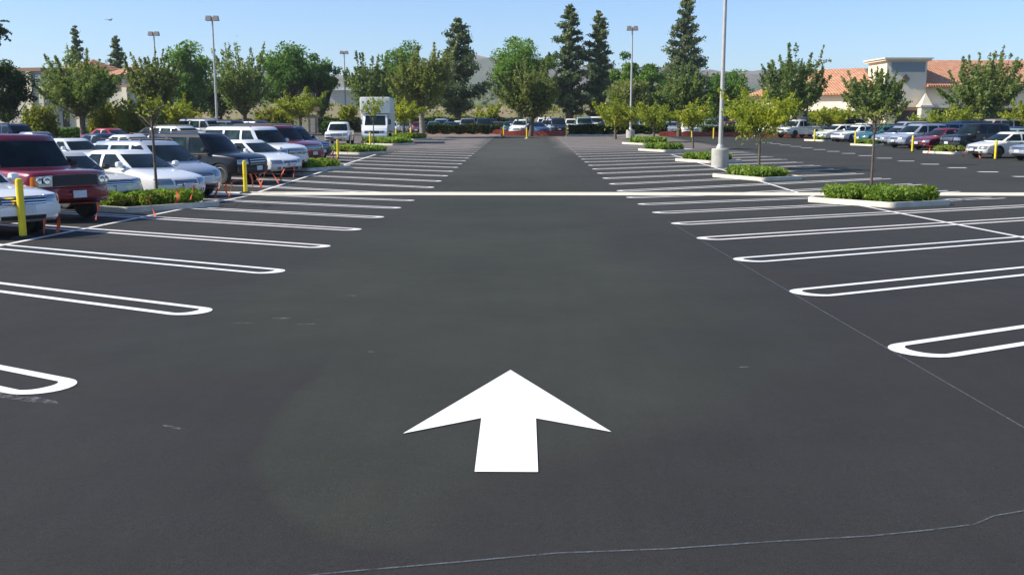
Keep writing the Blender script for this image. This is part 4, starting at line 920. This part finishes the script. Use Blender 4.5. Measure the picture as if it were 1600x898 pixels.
# hills: real relief, far off
def hills(name, x0, x1, y0, y1, prof, label, m='hill', seed=0):
    nx, ny = 150, 26; v = []
    for j in range(ny + 1):
        t = j / ny
        for i in range(nx + 1):
            x = x0 + (x1 - x0) * i / nx; y = y0 + (y1 - y0) * t; q = (x - x0) / (x1 - x0)
            h = .87 * np.interp(q, [p[0] for p in prof], [p[1] for p in prof]); rise = math.sin(min(1, t * 1.25) * math.pi / 2) ** 1.3
            v.append((x, y, -1 + h * rise * (1 + .07 * math.sin(x * .021 + seed + y * .01) + .05 * math.sin(x * .057 + y * .031) * (1 - .5 * t) + .02 * math.sin(x * .19 + y * .1))))
    f = [(j * (nx + 1) + i, j * (nx + 1) + i + 1, (j + 1) * (nx + 1) + i + 1, (j + 1) * (nx + 1) + i) for j in range(ny) for i in range(nx)]
    me = bpy.data.meshes.new(name); me.from_pydata(v, [], f); fin(me, M[m], 180); return tag(link(name, me), label, kind='structure')
def hp(pts, Y, x0, x1):   # profile from (photo column, photo row) at distance Y
    return [((at(px, Y) - x0) / (x1 - x0), topz(py, Y) + 1) for px, py in pts]
x0, x1 = -1900, 2000
hills('hills', x0, x1, 1100, 1900, hp([(-700, 120), (0, 118), (300, 118), (480, 116), (560, 114), (640, 104), (700, 96), (740, 91), (800, 92), (860, 99), (960, 108), (1100, 106), (1200, 112), (1290, 114), (1340, 115), (1440, 112), (1600, 112), (2400, 112)], 1800, x0, x1), 'dry scrubby hills on the skyline')
x0, x1 = -800, 800
hills('wooded_rise', x0, x1, 420, 640, hp([(-900, 150), (300, 150), (480, 128), (560, 132), (680, 140), (760, 140), (820, 146), (1000, 150), (1200, 138), (1500, 140), (2300, 138)], 610, x0, x1), 'low wooded rise in front of the hills', 'hill', 2.)
# trees covering the rise: far off, one mass
n = 42000; u = rng.random((n, 2)); X = -420 + 840 * u[:, 0]; Yy = 330 + 260 * u[:, 1]; cl = np.sin(X * .09) + np.sin(Yy * .11 + X * .05) + np.sin(X * .023 + 2); keep = cl + rng.normal(size=n) * .4 > .1
X, Yy = X[keep], Yy[keep]; Zz = np.clip((Yy - 300) / 290, 0, 1) * 14 + rng.random(len(X)) * (9 + 4 * np.sin(X * .21))
tag(link('far_woodland', leaves_mesh('far_woodland', np.stack([X, Yy, Zz], 1), 1.5, rng.random(len(X)), M['leaf_pine'])), 'far grey green woodland in front of the hills', 'woodland', kind='stuff')
def house(px, py, Y, w, h, label):
    r = empty('hill_house', (at(px, Y), Y, topz(py, Y) - h - 3), .2); tag(r, label, 'house', 'white houses on the hill')
    b = MB(); b.box(-w / 2, w / 2, -5, 5, 0, h + 2); b.obj('wall', M['boxwhite'], r)
    b = MB(); b.add([(-w / 2 - .5, -5.6, h + 2), (w / 2 + .5, -5.6, h + 2), (w / 2 + .5, 5.6, h + 2), (-w / 2 - .5, 5.6, h + 2), (-w / 2 + 3, 0, h + 4.5), (w / 2 - 3, 0, h + 4.5)], [(0, 1, 5, 4), (1, 2, 5), (2, 3, 4, 5), (3, 0, 4), (3, 2, 1, 0)]); b.obj('roof', M['stucco2'], r)
    for i in range(3): b = MB(); x = -w / 2 + (i + .5) * w / 3; b.box(x - .9, x + .9, -5.06, -4.9, 2.2, 4); b.obj('window', M['dark'], r)
house(745, 92, 1640, 22, 4, 'white house on top of the hill between the pine and the dense tree')
house(765, 99, 1600, 14, 3.5, 'smaller house a little right of the hilltop house')

# ------------------------------------------------------------------ thin air between us and the hills
hm = bpy.data.materials.new('haze'); hm.use_nodes = True; hn = hm.node_tree.nodes; hn.remove(hn['Principled BSDF'])
pv = hn.new('ShaderNodeVolumePrincipled'); pv.inputs['Color'].default_value = (.86, .92, 1, 1); pv.inputs['Density'].default_value = .00016; pv.inputs['Anisotropy'].default_value = .2
hm.node_tree.links.new(pv.outputs[0], hn['Material Output'].inputs['Volume'])
hz = MB(); hz.box(-3100, 3100, -250, 6100, -2.6, 135); tag(hz.obj('haze', hm), 'thin bluish haze over the whole place', kind='stuff')

# ------------------------------------------------------------------ buildings
def right_building():
    Y = 118; z = .8; ox = at(1442, Y)
    r = empty('shop_building', (ox, Y, z), R(3)); tag(r, 'cream stucco shopping building with orange tile roofs and a square tower', 'building')
    P = lambda name, f, m, par=None, **k: (lambda b: (f(b), b.obj(name, M[m], par or r, **k))[1])(MB())
    px = Y / 1544.
    tw = 62 * px; th = topz(95, Y) - z
    # tower: corner pilaster, recessed blue-grey band, cornice
    P('tower', lambda b: b.box(-tw, 0, 0, 5.5, 0, th - .35), 'stucco')
    P('cornice', lambda b: (b.box(-tw - .35, .35, -.35, 5.85, th - .35, th - .15), b.box(-tw - .5, .5, -.5, 6, th - .148, th)), 'stucco')
    P('recess_band', lambda b: b.box(-tw + .5, -.25, -.05, .02, th - 1.6, th - .5), 'bluegrey')
    P('diamond_ornament', lambda b: b.add([(-tw / 2 - .1 + x, y, th - 2.4 + zz) for y in (-.1, .02) for x, zz in ((0, -.55), (.5, 0), (0, .55), (-.5, 0))], [(0, 1, 2, 3), (0, 4, 5, 1), (1, 5, 6, 2), (2, 6, 7, 3), (3, 7, 4, 0)]), 'fascia')
    P('entrance_opening', lambda b: b.box(-tw + 1.2, -1.0, -.04, .3, 0, 2.6), 'dark')
    P('entrance_lintel', lambda b: b.box(-tw + .9, -.7, -.3, .05, 2.62, 3.0), 'fascia')
    c = P('pillar', lambda b: b.box(-.95, .25, -1.3, -.3, 0, 3.0), 'stucco')
    P('pillar_cap', lambda b: b.prism([(-1.1, -1.45), (.4, -1.45), (.4, -.15), (-1.1, -.15)], 3.0, 3.2), 'stucco', c)
    P('pillar_finial', lambda b: b.add([(-1, -1.35, 3.2), (.3, -1.35, 3.2), (.3, -.25, 3.2), (-1, -.25, 3.2), (-.35, -.8, 4.6)], [(0, 1, 4), (1, 2, 4), (2, 3, 4), (3, 0, 4)]), 'stucco', c)
    P('pillar', lambda b: b.box(-tw - .1, -tw + .9, -.9, -.05, 0, 2.8), 'stucco')
    # right wing
    L = 34; eh = topz(136, Y) - z; rh = topz(107, Y) - z
    P('wing_wall', lambda b: b.box(.02, L, .6, 14, 0, eh), 'stucco')
    P('arcade_roof_edge', lambda b: b.box(.3, L, -.6, .58, 2.9, 3.25), 'stucco')
    for i in range(6):
        x = 1.4 + i * 5.2; P('shop_window', lambda b: b.box(x, x + 4.2, .5, .62, .3, 2.7), 'dark')
        P('pillar', lambda b: b.box(x + 4.35, x + 4.95, -.55, .05, 0, 2.898), 'stucco')
    P('roof', lambda b: b.add([(.05, -.5, eh), (L + .6, -.5, eh), (L + .6, 14.5, eh), (.05, 14.5, eh), (.05, 7, rh + 1.1), (L + .6, 7, rh + 1.1), (.05, -.5, eh - .18), (L + .6, -.5, eh - .18), (L + .6, 14.5, eh - .18), (.05, 14.5, eh - .18)], [(0, 1, 5, 4), (2, 3, 4, 5), (0, 6, 7, 1), (1, 7, 8, 2), (2, 8, 9, 3), (3, 9, 6, 0), (1, 2, 5), (3, 0, 4), (9, 8, 7, 6)]), 'tile')
    # left wing turned to the sun, with a hipped roof
    w = empty('x', (0, 0, 0)); bpy.data.objects.remove(w)
    a = Matrix.Translation((-tw - .05, 1.2, 0)) @ Matrix.Rotation(R(138), 4, 'Z')   # x runs out along the wall
    eL = topz(146, Y) - z; rl = topz(113, Y) - z
    P('left_wing_wall', lambda b: b.box(0, 16, -12, 0, 0, eL, M4=a), 'stucco')
    P('left_roof', lambda b: b.add([a @ Vector(q) for q in [(-.1, .7, eL), (16.8, .7, eL), (16.8, -12.6, eL), (-.1, -12.6, eL), (4.5, -6, rl + .7), (11.5, -6, rl + .7), (-.1, .7, eL - .2), (16.8, .7, eL - .2), (16.8, -12.6, eL - .2), (-.1, -12.6, eL - .2)]], [(1, 0, 4, 5), (3, 2, 5, 4), (2, 1, 5), (0, 3, 4), (0, 1, 7, 6), (1, 2, 8, 7), (2, 3, 9, 8), (3, 0, 6, 9), (6, 7, 8, 9)]), 'tile')
    P('awning_band', lambda b: b.box(.5, 15.5, .02, 1.1, 2.6, 2.9, M4=a), 'stucco')
    for i in range(3): P('shop_window', lambda b: b.box(1 + i * 4.8, 4.6 + i * 4.8, -.05, .06, .2, 2.4, M4=a), 'dark')
    for i in range(4): P('pillar', lambda b: b.box(.45 + i * 4.8, .95 + i * 4.8, .5, 1.0, 0, 2.598, M4=a), 'stucco')
right_building()
def annex():
    Y = 125; r = empty('low_annex', (at(1262, Y), Y, .8), R(6)); tag(r, 'small low cream annex with green window left of the shopping building', 'building')
    b = MB(); b.box(-2.2, 3.2, 0, 5, 0, 3.0); b.obj('wall', M['stucco'], r)
    b = MB(); b.add([(-2.5, -.3, 3.0), (3.5, -.3, 3.0), (3.5, 5.3, 3.0), (-2.5, 5.3, 3.0), (.5, 2.5, 4.1)], [(0, 1, 4), (1, 2, 4), (2, 3, 4), (3, 0, 4), (3, 2, 1, 0)]); b.obj('roof', M['tile'], r)
    b = MB(); b.box(-.6, 1.2, -.06, .05, 1.0, 2.3); b.obj('window', M['dark'], r)
annex()
def left_building():
    Y = 102; z = .55; r = empty('beige_building', (at(-60, Y), Y, z), R(-14)); tag(r, 'long beige stucco building behind the trees at the left', 'building'); px = Y / 1544.
    e = lambda p: (p + 60) * px; H = topz(116, Y) - z; H2 = topz(140, Y) - z
    P = lambda name, f, m, **k: (lambda b: (f(b), b.obj(name, M[m], r, **k))[1])(MB())
    P('main_wall', lambda b: b.box(e(-300), e(95), 0, 18, 0, H), 'stucco2')
    P('parapet', lambda b: b.box(e(-302), e(97), -.25, 18.2, H, H + .35), 'fascia')
    P('band', lambda b: b.box(e(-298), e(94), -.08, .02, H - 1.3, H - .2), 'bluegrey')
    P('lower_wall', lambda b: b.box(e(95) + .01, e(240), 1.2, 7, 0, H2), 'stucco2')
    P('lower_parapet', lambda b: b.box(e(95) + .02, e(241), .98, 7.2, H2, H2 + .3), 'fascia')
    for q in (70, 96, 140, 178, 222): P('pilaster', lambda b: b.box(e(q), e(q) + .55, -.25 if q < 95 else .9, .0 if q < 95 else 1.19, 0, (H if q < 94 else H2) - .02), 'stucco')
    for q in (113, 190, 228): P('window', lambda b: b.box(e(q), e(q + 11), 1.12, 1.25, 1.0, 2.6), 'dark')
    for (a, b_, ya, py_) in ((112, 146, 5, 99), (196, 224, 4.2, 110)):
        h0 = max(topz(py_ + 12, Y) - z, H2 + .5); h1 = h0 + 1.1; xa, xb = e(a), e(b_); cx = (xa + xb) / 2
        P('roof_lantern', lambda b: b.box(xa, xb, ya - 3, ya + 3, H2, h0), 'stucco')
        P('tile_roof', lambda b: b.add([(xa - .5, ya - 3.5, h0), (xb + .5, ya - 3.5, h0), (xb + .5, ya + 3.5, h0), (xa - .5, ya + 3.5, h0), (cx, ya, h1)], [(0, 1, 4), (1, 2, 4), (2, 3, 4), (3, 0, 4), (3, 2, 1, 0)]), 'tile')
left_building()
def overpass():
    Y = 300; r = empty('distant_roof', (at(545, Y), Y, 0), 0); tag(r, 'distant low flat roofed pale building left of the box truck', 'building')
    b = MB(); b.box(-7, 9, 0, 10, 0, topz(143, Y)); b.obj('wall', M['base'], r); b = MB(); b.box(-7.5, 9.5, -1, 11, topz(143, Y), topz(139, Y)); b.obj('roof', M['boxwhite'], r)
overpass()
def cabinet():
    Y = 121; r = empty('utility_enclosure', (at(476, Y), Y, gz(Y)), 0); tag(r, 'beige block utility enclosure left of the white pickup', 'enclosure')
    w = 33 * Y / 1544 / 2; h = topz(181, Y) - gz(Y); b = MB(); b.box(-w, w, 0, 2, 0, h); b.obj('wall', M['base'], r); b = MB(); b.box(-w - .06, w + .06, -.06, 2.06, h, h + .1); b.obj('coping', M['kerb'], r)
    b = MB(); b.box(-.5, .5, -.04, .03, .1, h - .3); b.obj('door', M['stucco2'], r)
cabinet()
def sign(px, Y, pytop, w, h, m, pm, label, cat='sign'):
    z = gz(Y) if Y < 125 else .8; H = topz(pytop, Y) - z; r = empty('sign_post', (at(px, Y), Y, z)); tag(r, label, cat)
    b = MB(); b.tube([(0, 0, 0), (0, 0, H)], .05, 8); b.obj('post', M[pm], r); b = MB(); b.box(-w / 2, w / 2, -.07, -.055, H - h, H); b.obj('sign_face', M[m], r, bev=.005)
sign(641, 103, 163, .36, .85, 'boxwhite', 'steel', 'small white upright sign left of the pale tree trunk')
sign(497, 116, 168, .55, .45, 'fascia', 'fascia', 'brown sign on a brown post right of the beige enclosure')

# ------------------------------------------------------------------ trees
T = plant_tree
G1 = 'open grey green trees round the car park'
# conifers
GP = 'tall dark conifers behind the car park'
T('pine_tree', 128, 150, 47, 46, 'pine', 'slim conifer top rising behind the open tree at the left', 4200, 'leaf_pine', th=.1, group=GP, base=.8)
T('pine_tree', 190, 150, 62, 44, 'pine', 'blunt grey green conifer top right of the slim one at the left', 4200, 'leaf_pine', th=.1, group=GP, base=.8)
T('pine_tree', 716, 137, 36, 88, 'pine', 'broad pine with a trunk beside the hill, left of centre', 9500, 'leaf_pine', th=.14, group=GP, base=1.2)
T('pine_tree', 889, 137, 17, 74, 'pine', 'tall pine with a crooked tip right of the central dense tree', 9500, 'leaf_pine', th=.12, group=GP, base=1.2)
T('pine_tree', 934, 138, 26, 66, 'pine', 'slightly shorter pine left of the far right lamp post', 8500, 'leaf_pine', th=.12, group=GP, base=1.2)
T('pine_tree', 1067, 140, 0, 84, 'pine', 'tallest conifer, left of the tall near lamp post', 10500, 'leaf_pine', th=.1, group=GP, base=1.2)
# dense trees
GD = 'dense green trees behind the car park'
T('leafy_tree', 12, 74, 84, 84, 'dense', 'dark round tree cut off by the left edge', 8000, 'leaf_dark', th=.22, group=GD)
T('leafy_tree', 300, 128, 66, 92, 'dense', 'dense green tree left of the left lamp post', 8000, 'leaf_dense', th=.15, group=GD)
T('leafy_tree', 455, 132, 69, 96, 'dense', 'large dense green tree left of the pair beside the smallest lamp post', 9000, 'leaf_dense', th=.27, group=GD)
T('leafy_tree', 503, 133, 80, 52, 'dense', 'narrower dense tree just left of the smallest lamp post', 5000, 'leaf_dense', th=.15, group=GD)
T('leafy_tree', 630, 133, 70, 84, 'dense', 'dense green tree half hidden behind the pale trunked tree', 7500, 'leaf_dense', th=.15, group=GD)
T('leafy_tree', 814, 136, 51, 104, 'dense', 'large dense green tree behind the central open tree', 11000, 'leaf_dense', th=.2, group=GD, base=1.2)
T('leafy_tree', 976, 132, 88, 52, 'dense', 'dense tree between the shorter pine and the far right lamp post', 5000, 'leaf_dense', th=.2, group=GD, base=1.)
T('leafy_tree', 1012, 132, 92, 58, 'dense', 'dense tree just right of the far right lamp post', 5000, 'leaf_dense', th=.2, group=GD, base=1.)
T('leafy_tree', 1134, 138, 104, 84, 'dense', 'rounded bright green tree behind the tall near lamp post', 8000, 'leaf_dense', th=.1, group=GD, base=1.2)
T('leafy_tree', 345, 138, 118, 70, 'dense', 'low dark tree mass behind the left lamp post', 4000, 'leaf_dark', th=.25, group=GD, base=1.)
T('leafy_tree', 1345, 150, 106, 40, 'dense', 'small tree top behind the shop tower roof', 3000, 'leaf_dense', th=.1, group=GD, base=1.)
# open vase shaped trees
T('ornamental_pear', 130, 80, 72, 138, 'pear', 'open tree in front of the beige building at the left', 11000, 'leaf_pear', group=G1, th=.32)
T('ornamental_pear', 246, 92, 76, 92, 'pear', 'open brownish tree beside the distant left lamp post', 7500, 'leaf_pear2', group=G1, th=.3)
T('ornamental_pear', 381, 108, 68, 104, 'pear', 'open tree with spiky upswept branches right of the left lamp post', 5200, 'leaf_pear', group=G1, th=.24)
T('ornamental_pear', 578, 122, 84, 74, 'pear', 'open tree behind the box truck', 7000, 'leaf_pear', group=G1, th=.2)
T('ornamental_pear', 661, 97, 64, 108, 'pear', 'open tree with a pale forked trunk at the left end of the hedge', 9500, 'leaf_pear2', bark='barkpale', group=G1, th=.3)
T('ornamental_pear', 829, 104.2, 88, 100, 'pear', 'open olive tree standing in the middle behind the far exit', 10500, 'leaf_pear2', group=G1, th=.25)
T('ornamental_pear', 1061, 103, 104, 92, 'pear', 'open dark trunked tree below the tallest conifer', 9500, 'leaf_pear', group=G1, th=.3)
T('ornamental_pear', 1240, 102, 76, 112, 'pear', 'open tree between the big yellow green tree and the shop building', 8500, 'leaf_pear', group=G1, th=.26)
T('ornamental_pear', 1365, 98, 106, 100, 'pear', 'open tree in front of the shop tower', 8000, 'leaf_pear', group=G1, th=.3)
T('ornamental_pear', 1534, 96, 76, 122, 'pear', 'open tree in front of the tile roof at the right', 10000, 'leaf_pear', group=G1, th=.24)
T('leafy_tree', 985, 118, 122, 76, 'dense', 'olive tree behind the far right lamp post', 5000, 'leaf_pear2', th=.2, group=GD)
# young yellow green trees
GY = 'young yellow green trees'
T('young_tree', 470, 118, 134, 66, 'young', 'yellow green young tree above the beige enclosure', 4500, 'leaf_young', th=.35, group=GY)
T('young_tree', 545, 124, 155, 30, 'young', 'small yellow green tree left of the box truck', 1800, 'leaf_young', th=.35, group=GY)
T('young_tree', 278, 100, 148, 62, 'young', 'yellow green young tree left of the left lamp post', 3500, 'leaf_young', th=.3, group=GY)
T('young_tree', 630, 90, 150, 56, 'young', 'thin yellow green young tree over the two left bollards', 2600, 'leaf_young', th=.42, group=GY)
T('young_tree', 584, 68, 148, 34, 'young', 'sparse sapling in front of the box truck', 500, 'leaf_young', th=.6, tr=.035, group=GY)
T('young_tree', 962, 92, 153, 64, 'young', 'bright yellow green young tree left of the far right lamp post', 4200, 'leaf_young', th=.35, group=GY)
T('young_tree', 1022, 84, 156, 60, 'young', 'yellow green young tree just right of the far right lamp post', 2800, 'leaf_young', th=.4, group=GY)
T('young_tree', 1084, 68, 150, 64, 'young', 'yellow green young tree left of the tall near lamp post', 2800, 'leaf_young', th=.42, tr=.06, group=GY)
T('young_tree', 1188, 44, 124, 120, 'young', 'biggest yellow green young tree, right of the tall near lamp post', 4600, 'leaf_young', ls=.07, th=.42, tr=.055, group=GY)
T('young_tree', 1296, 93, 158, 58, 'young', 'yellow green young tree in front of the cream shop wing', 2800, 'leaf_young', th=.4, group=GY)
T('young_tree', 1366, 28, 164, 78, 'young', 'thin sapling growing from the nearest right planter', 110, 'leaf_young', ls=.05, th=.84, tr=.032, group=GY)
T('young_tree', 240, 25.2, 154, 66, 'young', 'thin sapling growing from the nearest left planter', 60, 'leaf_young', ls=.05, th=.8, tr=.035, group=GY)
T('young_tree', 1480, 88, 156, 92, 'young', 'bushy yellow green tree under the open tree at the right', 5000, 'leaf_young', th=.2, group=GY)
T('young_tree', 1590, 84, 150, 50, 'young', 'yellow green tree cut off by the right edge', 3000, 'leaf_young', th=.3, group=GY)
T('young_tree', 764, 128, 160, 34, 'young', 'small autumn yellow tree below the hill', 1800, 'leaf_young', th=.2, group=GY)
GBU = 'round bushes before the beige building'
def bush(px, Y, w, top, n, leaf, label): 
    h = topz(top, Y) - gz(Y); ww = w * Y / 1544; shrub('round_bush', at(px, Y), Y, ww, ww * .8, h, n, leaf, Y * .0019, label, group=GBU, clumps=22)
bush(58, 84, 52, 166, 3500, 'leaf_lime', 'round lime green bush at the left before the beige wall')
bush(176, 84, 66, 158, 4200, 'leaf_lime', 'left half of the yellow green bush pair behind the white cars')
bush(226, 82, 66, 156, 4200, 'leaf_lime', 'right half of the yellow green bush pair behind the white cars')
bush(425, 122, 60, 172, 2600, 'leaf_lime', 'low yellow green bush above the dark red SUV')
bush(1325, 104, 30, 176, 1500, 'leaf_dense', 'small dark bush at the cream shop wing')
bush(515, 112, 26, 190, 1500, 'leaf_dense', 'small green bush left of the white pickup')
# palm at the left edge
def palm(px, Y, pytop):
    z = gz(Y); H = topz(pytop, Y) - z; r = empty('palm_tree', (at(px, Y), Y, z)); tag(r, 'dark palm tree rising at the left edge of the view', 'palm tree')
    t = MB(); t.tube([(0, 0, -.1), (.05, 0, H * .5), (0, .05, H * .9)], [.26, .2, .17], 9); t.obj('trunk', M['bark'], r, 60)
    P = []
    for i in range(42):
        az = i * 2.399; up = random.uniform(-1.1, 1.0); L = random.uniform(1.5, 2.0)
        for k in range(45):
            u = random.random(); rr = L * u; zz = up * rr * .6 - .38 * rr * rr * .55; P.append((math.cos(az) * rr + random.gauss(0, .05), math.sin(az) * rr + random.gauss(0, .05), H * .93 + zz))
    C = np.array(P); link('crown', leaves_mesh('crown', C, .17, rng.random(len(C)), M['leaf_dark']), r)
palm(-4, 96, 32)
# a bird high on the left
r = empty('flying_bird', (at(183, 90), 90, topz(38, 90)), R(60)); tag(r, 'small bird gliding in the sky at the upper left', 'bird')
b = MB(); b.tube([(-.22, 0, 0), (-.1, 0, .01), (.08, 0, .02), (.2, 0, 0)], [.02, .05, .06, .01], 6); b.obj('body', M['bird'], r, 60)
for s in (-1, 1):
    w = MB(); v = [(.1, s * .04, .02), (-.08, s * .04, .02), (-.04, s * .3, .12), (.09, s * .3, .12), (-.1, s * .62, .07), (-.03, s * .62, .07)]; w.add(v + [(x, y, z - .012) for x, y, z in v], [(0, 1, 2, 3), (3, 2, 4, 5), (6, 9, 8, 7), (9, 11, 10, 8), (0, 3, 9, 6), (3, 5, 11, 9), (1, 7, 8, 2), (2, 8, 10, 4), (4, 10, 11, 5)]); w.obj('wing', M['bird'], r)
